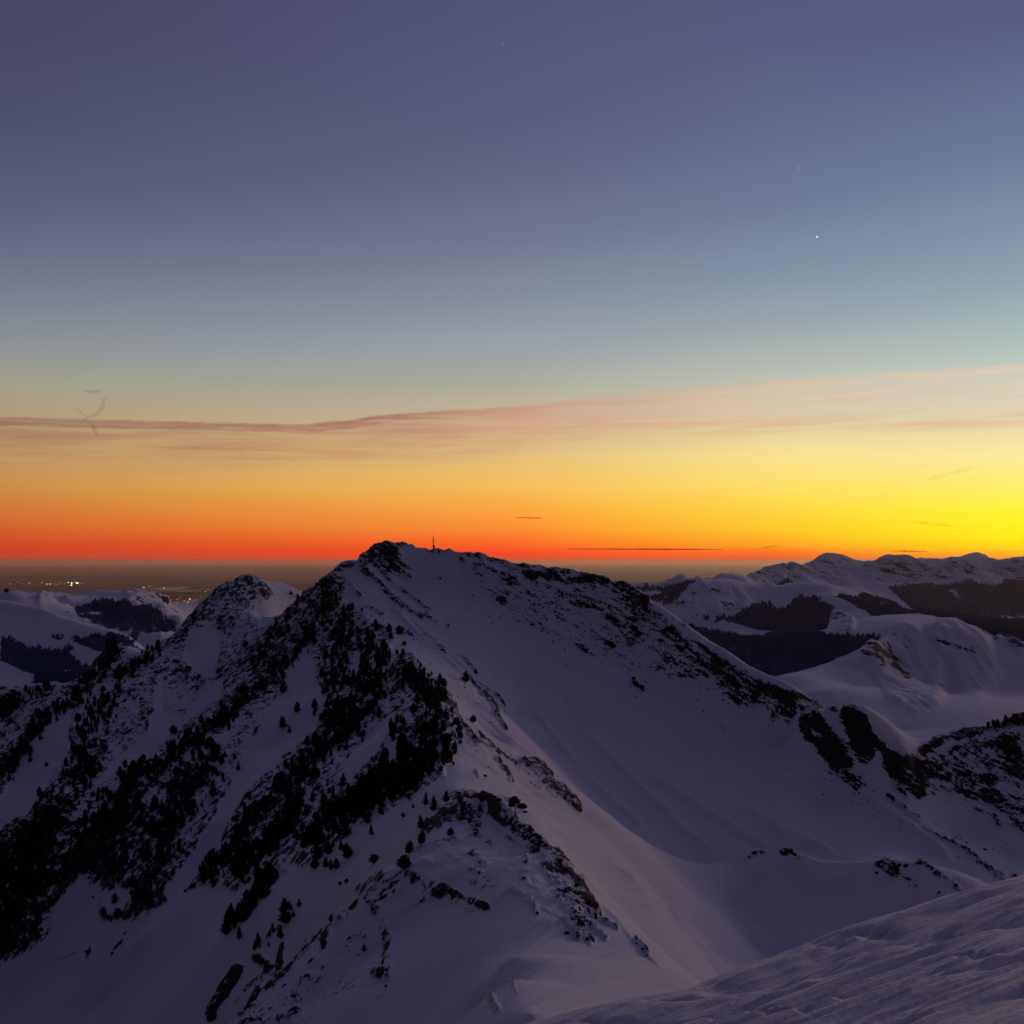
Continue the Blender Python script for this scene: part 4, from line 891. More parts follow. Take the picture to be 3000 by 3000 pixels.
for args, lab in (((560, 1100, 1722, 260, 3500, 2), 'long dark low hill on the plain behind the wooded peak'),
                  ((380, 780, 1740, 170, 2600, 5), 'low dark rise on the plain beside the lit valley'),
                  ((120, 560, 1752, 330, 3000, 8), 'smooth low hill on the plain behind the snowy left hills'),
                  ((-100, 500, 1690, 200, 4200, 11), 'faint low hill line far out on the plain'),
                  ((-200, 1300, 1668, 300, 5200, 15), 'long hazy ridge line close to the horizon')):
    V, F = rise(*args)
    me = bpy.data.meshes.new('low_hill'); me.from_pydata(V, [], F); me.update()
    for p in me.polygons: p.use_smooth = True
    tag(link('low_hill', me, M_rise), lab, kind='structure')

M_water, T, b, _ = base_mat('still_water')
b.inputs['Base Color'].default_value = (0.02, 0.03, 0.04, 1); b.inputs['Roughness'].default_value = 0.40; b.inputs['Specular IOR Level'].default_value = 0.35
for quad, lab in (([(430, 1723), (470, 1721), (520, 1720), (556, 1719), (548, 1723), (520, 1728), (585, 1729), (590, 1732), (530, 1733), (470, 1729)], 'pale reflecting lake on the plain beside the town lights'),
                  ([(505, 1768), (530, 1764), (552, 1757), (578, 1755), (584, 1759), (560, 1768)], 'short bright water strip at the valley mouth')):
    me = bpy.data.meshes.new('lake')
    me.from_pydata([(q[0], q[1], PLAIN_Z + 4) for q in [plain_at(*c, PLAIN_Z + 4) for c in quad]], [], [tuple(range(len(quad)))]); me.update()
    tag(link('lake', me, M_water), lab, kind='structure')

# ================================================================== FOREGROUND SLOPE
crest_px = [(-600, 3900), (0, 3560), (900, 3220), (1300, 3075), (1535, 2995), (1777, 2937), (1898, 2895), (2000, 2873), (2100, 2840), (2181, 2816), (2331, 2773), (2466, 2728), (2549, 2705), (2647, 2681),
            (2802, 2634), (2880, 2614), (3000, 2575), (3300, 2480), (3700, 2380)]
def plane_hit(px, py):
    x, y, z = world_of(px, py, 1.0)
    k = -1.6 / (z - 0.144 * x + 0.245 * y)
    return x * k, y * k
cu, cy = [], []
for px, py in crest_px:
    x, y = plane_hit(px, py)
    if y > 0: cu.append(x / y * FPX); cy.append(y)
fn, fm = FG_NF, FG_MF
ucol = np.r_[np.linspace(-3200, -160, 60), np.linspace(-150, 1640, fn - 120), np.linspace(1650, 5200, 60)]
U = ucol[None, :].repeat(fm, 0)
vv = np.r_[np.linspace(math.log(2.2), math.log(5.9), 50), np.linspace(math.log(6.0), math.log(19.5), fm - 110), np.linspace(math.log(19.9), math.log(115), 60)]
Yg = np.exp(vv)[:, None].repeat(fn, 1)
Xg = U * Yg / FPX
Yc = np.interp(U, cu, cy)
Zg = -1.6 + 0.144 * Xg - 0.245 * Yg
over = Yg - Yc
# world-smooth roll-over
soft = 0.55
Zg = Zg - 0.62 * (np.sqrt(over ** 2 + soft ** 2) + over) / 2 + 0.62 * 0.0
Zg += 0.62 * soft / 2 * np.exp(-(over / 1.2) ** 2)
ct, st = math.cos(math.atan2(0.61, 0.79)), math.sin(math.atan2(0.61, 0.79))
al = Xg * ct + Yg * st          # along the wind
ac = -Xg * st + Yg * ct         # across it
wz = fbm(Xg / 2.6, Yg / 2.6, None, 3, 0.5, 201)
mask = smooth01((Yc * 1.6 - Yg) / 3)
s0 = fbm(al / 9.0, ac / 0.55 + wz * 0.18, None, 3, 0.5, 205, ridged=True)       # long wind ridges
s1 = fbm(al / 5.5 + wz * 0.2, ac / 1.1 + wz * 0.2, None, 2, 0.5, 211)            # broad swells
s2 = fbm(al / 3.6 + wz * 0.3, ac / 0.17 + wz * 0.35, None, 4, 0.52, 221, ridged=True)
s3 = fbm(al / 1.3, ac / 0.065 + wz * 0.5, None, 3, 0.55, 231, ridged=True)
ph = ac / 0.85 + 0.9 * fbm(al / 6.5, ac / 1.8, None, 3, 0.40, 241) + al * 0.02
fr = ph - np.floor(ph)
saw = np.where(fr < 0.86, fr / 0.86, 1 - smooth01((fr - 0.86) / 0.14))           # wind-cut steps
nearc = 0.30 + 0.70 * smooth01((Yc - Yg) / 2.2)
cut = smooth01(fbm(al / 3.6 + 5, ac / 0.9, None, 3, 0.5, 251) * 2.0 + 0.25)
rough = 0.25 + 0.75 * smooth01(fbm(al / 6.0, ac / 1.2 + 3, None, 2, 0.5, 261) * 1.8 + 0.45)
Zg = Zg + mask * ((0.050 * s1 + 0.070 * s0 + 0.115 * (saw - 0.5) * cut) * nearc + 0.066 * s2 * rough + 0.020 * s3 * rough)
Zg += mask * 0.004 * fbm(Xg / 0.05, Yg / 0.05, None, 2, 0.5, 271)
# individual ledges and trenches seen in the snow: (survey polyline, depth, width in metres)
def trench(line, depth, w, step=0.0):
    global Zg
    P = [plane_hit(*p) for p in line]
    for (x0, y0), (x1, y1) in zip(P[:-1], P[1:]):
        pass
    best = np.full(Xg.shape, 1e9); sgn = np.zeros(Xg.shape)
    sel = (Yg < 20)
    for k, ((x0, y0), (x1, y1)) in enumerate(zip(P[:-1], P[1:])):
        dx, dy = x1 - x0, y1 - y0; L = math.hypot(dx, dy)
        t = np.clip(((Xg - x0) * dx + (Yg - y0) * dy) / (L * L), 0, 1)
        d = np.hypot(Xg - x0 - t * dx, Yg - y0 - t * dy)
        s = (-(Xg - x0) * dy + (Yg - y0) * dx) / L
        m_ = d < best
        best = np.where(m_, d, best); sgn = np.where(m_, s, sgn)
    jit = 0.35 * w * vnoise(Xg / 0.35, Yg / 0.35, None, 300)
    Zg = Zg - sel * 2.1 * (depth * np.exp(-((best + jit) / w) ** 2) + step * smooth01((sgn + jit) / w * 0.5 + 0.5) * np.exp(-(best / (w * 5)) ** 2))
trench([(1650, 3010), (1900, 2990), (2130, 2962), (2330, 2938), (2520, 2908), (2650, 2872), (2760, 2838), (2890, 2815)], 0.07, 0.13, 0.03)
trench([(2835, 2792), (2885, 2796)], 0.03, 0.08)
trench([(2160, 2870), (2300, 2845), (2450, 2790), (2600, 2760), (2800, 2730), (3050, 2690)], 0.05, 0.32, 0.05)
trench([(1950, 2925), (2080, 2905), (2190, 2880), (2260, 2870)], 0.06, 0.16, 0.02)
trench([(2430, 2762), (2480, 2745), (2560, 2732)], 0.05, 0.16)
trench([(1990, 2990), (2200, 2975), (2400, 2955), (2480, 2940)], 0.05, 0.08)
trench([(2480, 2935), (2540, 2925)], 0.07, 0.08)
trench([(2700, 2990), (2850, 2930), (3020, 2880)], 0.05, 0.10)
trench([(2650, 2905), (2800, 2870), (3050, 2800)], 0.02, 0.05)
i = np.arange(fm * fn).reshape(fm, fn)
Fc = np.stack([i[:-1, :-1], i[:-1, 1:], i[1:, 1:], i[1:, :-1]], -1).reshape(-1, 4)
m, T, b, _ = base_mat('wind_packed_snow')
g = T.n('ShaderNodeNewGeometry')
P = g.outputs['Position']
n1 = T.noise(P, 1.2, 4, 0.55)
spx = T.n('ShaderNodeSeparateXYZ'); T.link(P, spx.inputs[0])
pa = T.m('ADD', T.m('MULTIPLY', spx.outputs[0], 0.79), T.m('MULTIPLY', spx.outputs[1], 0.61)); pc = T.m('SUBTRACT', T.m('MULTIPLY', spx.outputs[1], 0.79), T.m('MULTIPLY', spx.outputs[0], 0.61))
n2 = T.m('ADD', T.m('MULTIPLY', T.noise(T.xyz(T.m('MULTIPLY', pa, 1.1), T.m('MULTIPLY', pc, 16.0), 0.0), 1.0, 6, 0.68, 0.6), 1.6), T.m('MULTIPLY', T.noise(P, 45.0, 3, 0.6), 0.22))
T.link(T.mix(n1, (0.78, 0.78, 0.84), (0.85, 0.85, 0.88)), b.inputs['Base Color'])
b.inputs['Roughness'].default_value = 0.6
b.inputs['Specular IOR Level'].default_value = 0.3
bm = T.n('ShaderNodeBump'); bm.inputs['Strength'].default_value = 0.85; bm.inputs['Distance'].default_value = 0.045
T.link(n2, bm.inputs['Height']); T.link(bm.outputs[0], b.inputs['Normal'])
me = mesh_np('snow_slope', np.stack([Xg, Yg, Zg], -1).reshape(-1, 3), Fc)
tag(link('snow_slope', me, m), 'wind carved snow slope with ledges and ripples in the lower right', kind='structure')

# the rest of the hill the photographer stands on, behind and beside the camera
n = 70
gx = np.linspace(-260, 260, n)[None, :].repeat(n, 0); gy = np.linspace(-420, 1.9, n)[:, None].repeat(n, 1)
gz = -1.6 + 0.144 * gx - 0.245 * gy * np.exp(-np.abs(gy) / 160) - 0.0022 * gx ** 2 - 0.00085 * gy ** 2 + 2.5 * fbm(gx / 40, gy / 40, None, 4, 0.5, 401) * smooth01(-gy / 30)
i = np.arange(n * n).reshape(n, n)
Fc = np.stack([i[:-1, :-1], i[:-1, 1:], i[1:, 1:], i[1:, :-1]], -1).reshape(-1, 4)
me = mesh_np('snow_hill', np.stack([gx, gy, gz - 0.05], -1).reshape(-1, 3), Fc)
if 1: tag(link('snow_hill', me, m), 'snow covered hill continuing behind the camera', kind='structure')
# ================================================================== TREES
def crown_mesh(name, seed, n=150, shape='cone', core=True, lean=0.0):
    """a ragged needle crown 1 m high, unit width factor w; many small sprays round an irregular core"""
    r = np.random.default_rng(seed)
    V, F = [], []
    def rad(h, th):
        if shape == 'cone': base = 0.30 * (1 - h) ** 0.75 * min(1.0, 0.45 + h * 4)
        elif shape == 'egg': base = 0.62 * (h + 0.06) ** 0.55 * max(0, 1.02 - h) ** 0.80
        else: base = 0.70 * (h + 0.10) ** 0.50 * max(0, 1.02 - h) ** 0.60
        return base * (1 + 0.22 * math.sin(3 * th + seed) + 0.16 * math.sin(5 * th - 2 * seed + h * 9))
    if core:
        rows, segs = 7, 8
        for i in range(rows):
            h = i / (rows - 1)
            for j in range(segs):
                th = 2 * math.pi * (j + 0.5 * (i % 2)) / segs
                q = rad(h, th) * (0.72 + 0.3 * r.random())
                V.append((q * math.cos(th) + lean * h, q * math.sin(th), h * 0.94 + 0.04 * r.random()))
        for i in range(rows - 1):
            for j in range(segs):
                a, b2 = i * segs + j, i * segs + (j + 1) % segs
                F.append((a, b2, b2 + segs)); F.append((a, b2 + segs, a + segs))
        F += [(0, j + 1, j) for j in range(1, segs - 1)]
    for k in range(n):
        h = r.random() ** 1.15; th = r.random() * 2 * math.pi
        q = rad(h, th) * (0.75 + 0.35 * r.random())
        c = np.array((q * math.cos(th) + lean * h, q * math.sin(th), 0.03 + 0.93 * h))
        out = np.array((math.cos(th), math.sin(th), 0.25 + 0.9 * h * r.random()))
        out /= np.linalg.norm(out)
        L = (0.07 + 0.13 * r.random()) * (1.1 - 0.55 * h)
        side = np.cross(out, r.normal(size=3)); side /= np.linalg.norm(side) + 1e-6
        i0 = len(V)
        V += [tuple(c - side * L * 0.42), tuple(c + side * L * 0.42), tuple(c + out * L * 1.1)]
        F.append((i0, i0 + 1, i0 + 2))
    me = bpy.data.meshes.new(name); me.from_pydata([tuple(map(float, v)) for v in V], [], F); me.update()
    me.materials.append(M_needles)
    return me


def trunk_mesh(name, seed, h=0.34, r0=0.030, top=0.95):
    r = np.random.default_rng(seed)
    V, F = [], []
    segs, rows = 6, 5
    for i in range(rows):
        t = i / (rows - 1); z = -0.12 + t * (top + 0.12)
        q = r0 * (1.5 - 1.35 * t) * (1.25 if i == 0 else 1)
        ox, oy = 0.015 * r.normal(), 0.015 * r.normal()
        for j in range(segs):
            a = 2 * math.pi * j / segs
            V.append((ox + q * math.cos(a), oy + q * math.sin(a), z))
    for i in range(rows - 1):
        for j in range(segs):
            F.append((i * segs + j, i * segs + (j + 1) % segs, (i + 1) * segs + (j + 1) % segs, (i + 1) * segs + j))
    # a few bare low limbs
    for k in range(4):
        a = r.random() * 6.28; z = 0.08 + 0.12 * k
        d = Vector((math.cos(a), math.sin(a), 0.35)); p = Vector((0, 0, z)); e = p + d * 0.16
        i0 = len(V); s = Vector((-d.y, d.x, 0)) * 0.007
        V += [tuple(p - s), tuple(p + s), tuple(p + Vector((0, 0, 0.012))), tuple(e)]
        F += [(i0, i0 + 1, i0 + 3), (i0 + 1, i0 + 2, i0 + 3), (i0 + 2, i0, i0 + 3)]
    me = bpy.data.meshes.new(name); me.from_pydata(V, [], F); me.update()
    me.materials.append(M_bark)
    return me

crowns = [crown_mesh('pine_crown', 10 + i, 150 + 20 * (i % 3), ('cone', 'egg', 'cone', 'round', 'egg', 'cone', 'egg')[i], lean=(0, .06, -.05, .04, -.08, .08, -.03)[i]) for i in range(7)]
trunks = [trunk_mesh('pine_trunk', 40 + i) for i in range(3)]
TREE_GROUP = 'mountain pines'
n_trees = 0


def place_tree(px, py, hm, label, group=None, kind=None, wid=1.0, crown=None, pos=None):
    global n_trees
    p = pos or near.hit(px, py)
    if p is None: return None
    k = rng.integers(0, 7) if kind is None else kind
    e = bpy.data.objects.new('pine_tree', None); COL.objects.link(e)
    e.empty_display_size = 0.5
    e.location = (p[0], p[1], p[2] - 0.05 * hm)
    e.rotation_euler = (rng.normal() * 0.05, rng.normal() * 0.05, rng.random() * 6.28)
    w = hm * wid * (0.8 + 0.4 * rng.random())
    e.scale = (w, w, hm)
    tag(e, label, 'tree', group)
    c = bpy.data.objects.new('crown', crown or crowns[k]); COL.objects.link(c); c.parent = e; c.location = (0, 0, 0.07)
    t = bpy.data.objects.new('trunk', trunks[n_trees % 3]); COL.objects.link(t); t.parent = e
    n_trees += 1
    return e

# --- trees that can be pointed at one by one
# (px of the foot, py of the foot, height in survey px, kind, width, label)
singles = [
    (1367, 1998, 32, 2, 1.35, 'lone dark pine on the snowy rib in the open bowl'),
    (1172, 1858, 27, 4, 1.2, 'stout pine at the head of a dark hollow on the snow shoulder'),
    (1140, 1852, 26, 1, 1.0, 'upper pine of the close pair standing on the snow shoulder'),
    (1144, 1872, 24, 1, 1.0, 'lower pine of the close pair on the snow shoulder'),
    (1101, 1841, 28, 1, 0.75, 'slim upright pine beside the black stand, highest on the shoulder edge'),
    (1186, 1890, 13, 3, 1.5, 'small low bush-like pine alone on the snow below the shoulder hollow'),
    (1060, 1791, 11, 0, 1.0, 'tiny pine on the snow just above the strip of dark boulders'),
    (1005, 1788, 17, 0, 0.7, 'thin small pine on the pale crest next to a round boulder'),
    (1257, 2055, 20, 4, 1.3, 'pine sticking out of the crest edge where rocks break the snow'),
    (1178, 1932, 18, 4, 1.1, 'small pine breaking the crest line above the black stand'),
    (1385, 2117, 22, 4, 1.3, 'pine on the narrow rock line that runs down the pale slope'),
    (1389, 2165, 12, 3, 1.3, 'little round pine alone on the pale slope right of the stand'),
    (868, 2086, 30, 4, 0.9, 'lone pine in the middle of the open snow gully'),
    (829, 2135, 36, 4, 1.0, 'pair-topped pine low in the open snow gully'),
    (848, 2148, 22, 0, 0.8, 'smaller pine leaning by the gully pine'),
    (1248, 2360, 38, 0, 0.8, 'pointed pine left of the rock knob, leftmost of three on the snow'),
    (1272, 2375, 44, 0, 0.95, 'tall pointed pine on the snow, middle of three beside the rock knob'),
    (1306, 2350, 34, 0, 1.1, 'broad pointed pine against the rock knob'),
    (1236, 2430, 40, 0, 0.8, 'slim pine on the snow below the knob pines'),
    (1234, 2476, 38, 4, 1.1, 'dark full pine standing at the foot of the black rocks'),
    (1212, 2370, 14, 1, 1.0, 'tiny pine between the black stand and the rock knob'),
    (1198, 2500, 36, 4, 1.1, 'twin-crowned pine on the lip of the near spur'),
    (1182, 2548, 38, 3, 1.1, 'thick dark pine on the spur corner above the rocky flank'),
    (1097, 2528, 24, 3, 1.5, 'ragged low pine alone on the smooth snow gully'),
    (1088, 2448, 34, 0, 0.8, 'slender pine on the snow tongue under the stand'),
    (1182, 2395, 14, 3, 1.0, 'small round bush pine above the smooth gully'),
    (962, 2504, 36, 1, 1.1, 'egg shaped pine, tallest of the row at the stand foot'),
    (935, 2518, 34, 1, 0.9, 'second egg shaped pine from the tall one at the stand foot'),
    (1018, 2515, 42, 4, 1.1, 'wide dark pine closing the right end of the row'),
    (1000, 2492, 28, 0, 0.8, 'thin pine just above the wide one in the row'),
    (954, 2545, 30, 1, 0.8, 'slim pine low in the row beneath the stand'),
    (970, 2550, 28, 1, 0.8, 'slim pine beside its twin low in the row'),
    (922, 2545, 26, 3, 1.2, 'round pine at the lower edge of the row'),
    (985, 2545, 30, 4, 1.0, 'dark pine in front of the wide one'),
    (830, 2676, 42, 0, 1.0, 'pointed pine standing by itself on the snow, with a clump just below'),
    (838, 2706, 30, 3, 1.3, 'bushy clump pine directly below the pointed one'),
    (823, 2752, 44, 0, 0.6, 'narrow pine at the head of the broken rocks'),
    (664, 2738, 44, 1, 1.0, 'egg shaped pine at the lower tip of the black clump'),
    (684, 2718, 26, 0, 0.9, 'small pointed pine beside the lower tip of the black clump'),
    (701, 2750, 34, 1, 0.8, 'slim pine below the black clump'),
    (757, 2770, 34, 1, 0.7, 'thin pine apart on the snow below the clump'),
    (968, 2700, 22, 0, 0.9, 'small pine on the pale crest of the near spur'),
    (1065, 2790, 20, 1, 1.0, 'small lone pine in the broken flank'),
    (1015, 2588, 12, 3, 1.2, 'small dot-like pine below the row'),
    (336, 2648, 30, 1, 1.1, 'egg shaped pine alone on the wide lower-left snow field'),
    (343, 2695, 32, 3, 1.1, 'thick dark pine amid rubble on the lower-left snow field'),
    (398, 2688, 22, 4, 0.8, 'small pine right of the rubble patch on the lower-left field'),
    (440, 2660, 32, 4, 1.2, 'leaning dark pine on the edge of the lower-left belt'),
    (398, 2652, 26, 4, 0.9, 'small pine above the rubble on the lower-left field'),
    (597, 2590, 46, 1, 0.7, 'tall narrow pine at the lower end of the middle belt'),
    (614, 2540, 30, 4, 1.0, 'dark pine just above the tall narrow one'),
    (545, 2615, 10, 3, 1.0, 'tiny pine dot on the snow right of the lower belt'),
    (272, 2636, 7, 3, 1.0, 'tiny pine dot in the middle of the empty snow field'),
    (190, 2580, 78, 0, 0.75, 'very tall dark pine at the edge of the big lower-left thicket'),
    (250, 2415, 44, 0, 0.85, 'pointed pine in the pale clearing, left of two alike'),
    (285, 2405, 34, 0, 0.9, 'pointed pine near the top of the pale clearing'),
    (310, 2425, 48, 0, 1.0, 'dark pointed pine on the right side of the pale clearing'),
    (232, 2418, 22, 1, 1.0, 'small round pine next to the pointed clearing pine'),
    (430, 2520, 60, 0, 0.55, 'tall thin pine between two snow tongues of the left face'),
    (472, 2518, 40, 4, 0.8, 'dark pine right of the tall thin one on the left face'),
    (332, 2565, 56, 0, 0.6, 'tall pine above the smooth field on the left face'),
    (508, 2150, 26, 4, 1.3, 'round topped pine perched at the upper edge of the left belt'),
    (350, 2272, 26, 0, 1.2, 'squat pine on the snow edge beneath the left belt'),
    (137, 2246, 12, 3, 1.4, 'small low pine on the far left snow gully'),
    (86, 2232, 16, 3, 1.2, 'round pine higher in the far left snow gully'),
    (640, 1850, 12, 3, 1.2, 'dark bush pine on the far peak snow face'),
    (718, 1898, 22, 3, 1.1, 'round dark pine in the snow face under the far peak'),
    (805, 1985, 30, 0, 0.8, 'pointed pine on the snow tongue behind the western rib'),
    (829, 2030, 36, 4, 1.1, 'dark pine mass on the snow tongue behind the western rib'),
    (1452, 2092, 9, 3, 1.0, 'tiny pine on the rocks low on the pale rib'),
    (1463, 2043, 8, 3, 1.0, 'tiny pine dot beside the pale rib rocks'),
    (1395, 1975, 10, 3, 1.0, 'tiny pine above the rib next to the lone pine'),
    (1312, 1838, 9, 4, 1.0, 'tiny pine high on the bowl side next to loose stones'),
    (1318, 2448, 20, 3, 1.1, 'small dark pine in the black rocks of the knob'),
    (1556, 2440, 22, 0, 0.9, 'small pine on the knob crest right of the forked pine'),
    (1412, 2350, 18, 3, 1.3, 'low dark pine at the top of the rock knob'),
]
for px, py, hp, k, w, lab in singles:
    p = near.hit(px, py)
    if p: place_tree(px, py, hp * p[1] / FPX, lab, None, k, w, pos=p)

# --- the forked, flat-crowned pine on the knob
fp = near.hit(1512, 2398)
H = 62 * fp[1] / FPX
e = bpy.data.objects.new('pine_tree', None); COL.objects.link(e); e.location = (fp[0], fp[1], fp[2] - 0.3)
tag(e, 'wind shaped pine with a flat forked crown on the rock knob', 'tree')
def tube(V, F, pts, radii, segs=7):
    i0 = len(V)
    for (p, q) in zip(pts, radii):
        for j in range(segs):
            a = 2 * math.pi * j / segs
            V.append((p[0] + q * math.cos(a), p[1] + q * math.sin(a), p[2]))
    for i in range(len(pts) - 1):
        for j in range(segs):
            F.append((i0 + i * segs + j, i0 + i * segs + (j + 1) % segs, i0 + (i + 1) * segs + (j + 1) % segs, i0 + (i + 1) * segs + j))
V, F = [], []
tube(V, F, [(0, 0, -.1 * H), (0.02 * H, 0, .12 * H), (-.02 * H, 0, .3 * H), (-.03 * H, 0, .55 * H), (-.05 * H, 0, .8 * H)], [.045 * H, .035 * H, .03 * H, .022 * H, .01 * H])
tube(V, F, [(0.01 * H, 0, .13 * H), (.12 * H, 0, .25 * H), (.26 * H, .02 * H, .34 * H), (.42 * H, 0, .46 * H)], [.028 * H, .022 * H, .016 * H, .008 * H])
tube(V, F, [(0, 0, .18 * H), (-.12 * H, -.02 * H, .34 * H), (-.24 * H, 0, .5 * H)], [.02 * H, .016 * H, .008 * H])
tube(V, F, [(.14 * H, 0, .27 * H), (.34 * H, -.04 * H, .26 * H), (.5 * H, 0, .25 * H)], [.014 * H, .01 * H, .005 * H])
me = bpy.data.meshes.new('forked_trunk'); me.from_pydata(V, [], F); me.update()
link('trunk', me, M_bark, e)
def clump(centre, size, n, seed):
    r = np.random.default_rng(seed); V, F = [], []
    rows, segs = 6, 9
    for i in range(rows):
        ph = math.pi * (i + 0.02) / (rows - 0.96)
        for j in range(segs):
            th = 2 * math.pi * j / segs; q = 0.80 + 0.30 * r.random()
            V.append((centre[0] + size[0] * q * math.sin(ph) * math.cos(th), centre[1] + size[1] * q * math.sin(ph) * math.sin(th), centre[2] + size[2] * q * math.cos(ph) * (0.62 if ph > 1.57 else 1)))
    for i in range(rows - 1):
        for j in range(segs):
            a, b2 = i * segs + j, i * segs + (j + 1) % segs
            F.append((a, a + segs, b2 + segs)); F.append((a, b2 + segs, b2))
    for k in range(n):
        d = r.normal(size=3); d /= np.linalg.norm(d); d[2] = d[2] * (0.8 if d[2] > 0 else 0.5)
        c = np.array(centre) + d * np.array(size) * (0.85 + 0.2 * r.random())
        s = np.cross(d, r.normal(size=3)); s /= np.linalg.norm(s) + 1e-6; L = size[2] * (0.14 + 0.2 * r.random())
        i0 = len(V); V += [tuple(c - s * L * .4), tuple(c + s * L * .4), tuple(c + d * L)]
        F.append((i0, i0 + 1, i0 + 2))
    return V, F
for ci, (c, s) in enumerate((((-.05 * H, 0, .78 * H), (.29 * H, .26 * H, .25 * H)), ((.30 * H, .0, .53 * H), (.28 * H, .22 * H, .16 * H)), ((-.20 * H, .03 * H, .58 * H), (.15 * H, .16 * H, .15 * H)), ((.44 * H, 0, .27 * H), (.13 * H, .12 * H, .06 * H)))):
    V, F = clump(c, s, 130, 70 + ci)
    me = bpy.data.meshes.new('pine_clump'); me.from_pydata([tuple(map(float, v)) for v in V], [], F); me.update()
    link('crown', me, M_needles, e)

# --- stands of pines: (polyline of the belt, half width, number, height range in metres, label, group)
belts_t = [
    ([(970, 1730), (950, 1800), (900, 1880), (850, 1930), (790, 1980), (730, 2040), (680, 2090)], 26, 330, (5, 9), 'dark pine among the rocks of the western rib', 'pines on the western rib'),
    ([(1010, 1780), (1000, 1850), (985, 1950), (975, 2030)], 38, 260, (5, 9), 'dark pine in the upper stand of the shaded spur face', 'pines of the upper stand'),
    ([(1070, 1850), (1060, 1930), (1020, 2040), (950, 2130)], 42, 330, (5, 9), 'dark pine in the upper stand of the shaded spur face', 'pines of the upper stand'),
    ([(1130, 1900), (1110, 2000), (1060, 2100), (980, 2180), (900, 2250), (830, 2330)], 40, 460, (5, 9), 'dark pine in the crowded black stand', 'pines of the black stand'),
    ([(1190, 1965), (1240, 2020), (1285, 2070)], 40, 330, (4, 7.5), 'dark pine in the crowded black stand', 'pines of the black stand'),
    ([(1275, 2080), (1270, 2160), (1240, 2240), (1150, 2300), (1050, 2350), (960, 2420), (890, 2490)], 50, 720, (4, 7.5), 'dark pine in the crowded black stand', 'pines of the black stand'),
    ([(1160, 2120), (1180, 2230), (1080, 2290)], 30, 140, (4, 7), 'dark pine in the crowded black stand', 'pines of the black stand'),
    ([(680, 2090), (610, 2140), (540, 2200), (460, 2250), (390, 2270), (365, 2300)], 28, 300, (5, 9), 'dark pine in the belt along the left face', 'pines of the left belt'),
    ([(640, 2190), (590, 2270), (520, 2370), (440, 2450)], 62, 300, (5, 9), 'dark pine scattered on the broken left face', 'pines scattered over the left face'),
    ([(520, 2440), (460, 2540), (400, 2640)], 40, 90, (4, 8), 'dark pine scattered on the broken left face', 'pines scattered over the left face'),
    ([(850, 2280), (780, 2360), (710, 2440), (640, 2530), (590, 2570)], 24, 220, (4.5, 8), 'dark pine in the belt beside the long gully', 'pines beside the long gully'),
    ([(900, 2330), (830, 2430), (740, 2520), (680, 2560)], 30, 180, (4.5, 8), 'dark pine in the belt beside the long gully', 'pines beside the long gully'),
    ([(800, 2560), (760, 2620), (710, 2680), (670, 2720)], 20, 150, (4.5, 7.5), 'dark pine in the lower black clump', 'pines of the lower clump'),
    ([(345, 1905), (300, 1960), (230, 2050), (140, 2100), (60, 2200), (15, 2290)], 22, 280, (7, 12), 'dark pine on the skyline rib at the far left', 'pines of the far left rib'),
    ([(330, 2010), (290, 2090), (240, 2180), (250, 2270)], 40, 170, (6, 10), 'dark pine on the rocks below the far left rib', 'pines below the far left rib'),
    ([(270, 2230), (200, 2330), (130, 2420), (60, 2520), (0, 2600)], 55, 330, (5, 9), 'dark pine in the thicket of the lower left', 'pines of the lower left thicket'),
    ([(150, 2500), (80, 2600), (30, 2700), (0, 2750)], 50, 220, (5, 9), 'dark pine in the thicket of the lower left', 'pines of the lower left thicket'),
    ([(330, 2340), (250, 2440), (200, 2540)], 40, 70, (5, 9), 'dark pine scattered on the broken left face', 'pines scattered over the left face'),
    ([(470, 1900), (400, 1960), (340, 1990)], 20, 110, (6, 10), 'dark pine on the ridge under the far peak', 'pines under the far peak'),
    ([(330, 1885), (310, 1900)], 14, 40, (8, 13), 'dark pine in the clump on the left skyline', 'pines of the skyline clump'),
    ([(160, 2010), (40, 2060), (0, 2080)], 18, 60, (5, 9), 'dark pine on the skyline rib at the far left', 'pines of the far left rib'),
    ([(880, 1750), (850, 1800), (800, 1880), (740, 1960)], 20, 90, (5, 8), 'dark pine on the shaded side of the western rib', 'pines on the western rib'),
    ([(2890, 2135), (2950, 2120), (3000, 2105)], 8, 30, (5, 8), 'dark pine along the right-hand rocky skyline', 'pines of the right skyline'),
    ([(2920, 2170), (2990, 2230)], 30, 50, (5, 8), 'dark pine among the rocks of the right-hand ridge', 'pines of the right ridge'),
    ([(1330, 2100), (1345, 2160), (1310, 2250)], 12, 46, (3, 5), 'small pine on the pale crest edge of the spur', 'small pines on the crest edge'),
    ([(870, 2650), (840, 2700)], 22, 14, (2.5, 4), 'small pine scattered on the lower snow', 'small pines of the lower snow'),
    ([(740, 2790), (770, 2760), (830, 2720)], 16, 14, (2.5, 4.5), 'small pine scattered on the lower snow', 'small pines of the lower snow'),
]
holes = [(1041, 1935, 16, 40), (1150, 2205, 16, 32), (1115, 2150, 34, 18), (1080, 2215, 22, 40), (1060, 2250, 26, 30), (1180, 2075, 0, 0), (1080, 2050, 20, 16), (900, 2350, 12, 36), (930, 2310, 10, 24), (750, 2250, 10, 14),
         (1135, 1995, 20, 12), (1010, 2030, 26, 20), (905, 2400, 12, 30), (470, 2330, 22, 14), (560, 2240, 20, 14), (420, 2400, 26, 16), (300, 2450, 22, 12), (1210, 2000, 10, 8), (1175, 1985, 8, 8)]
cand = []
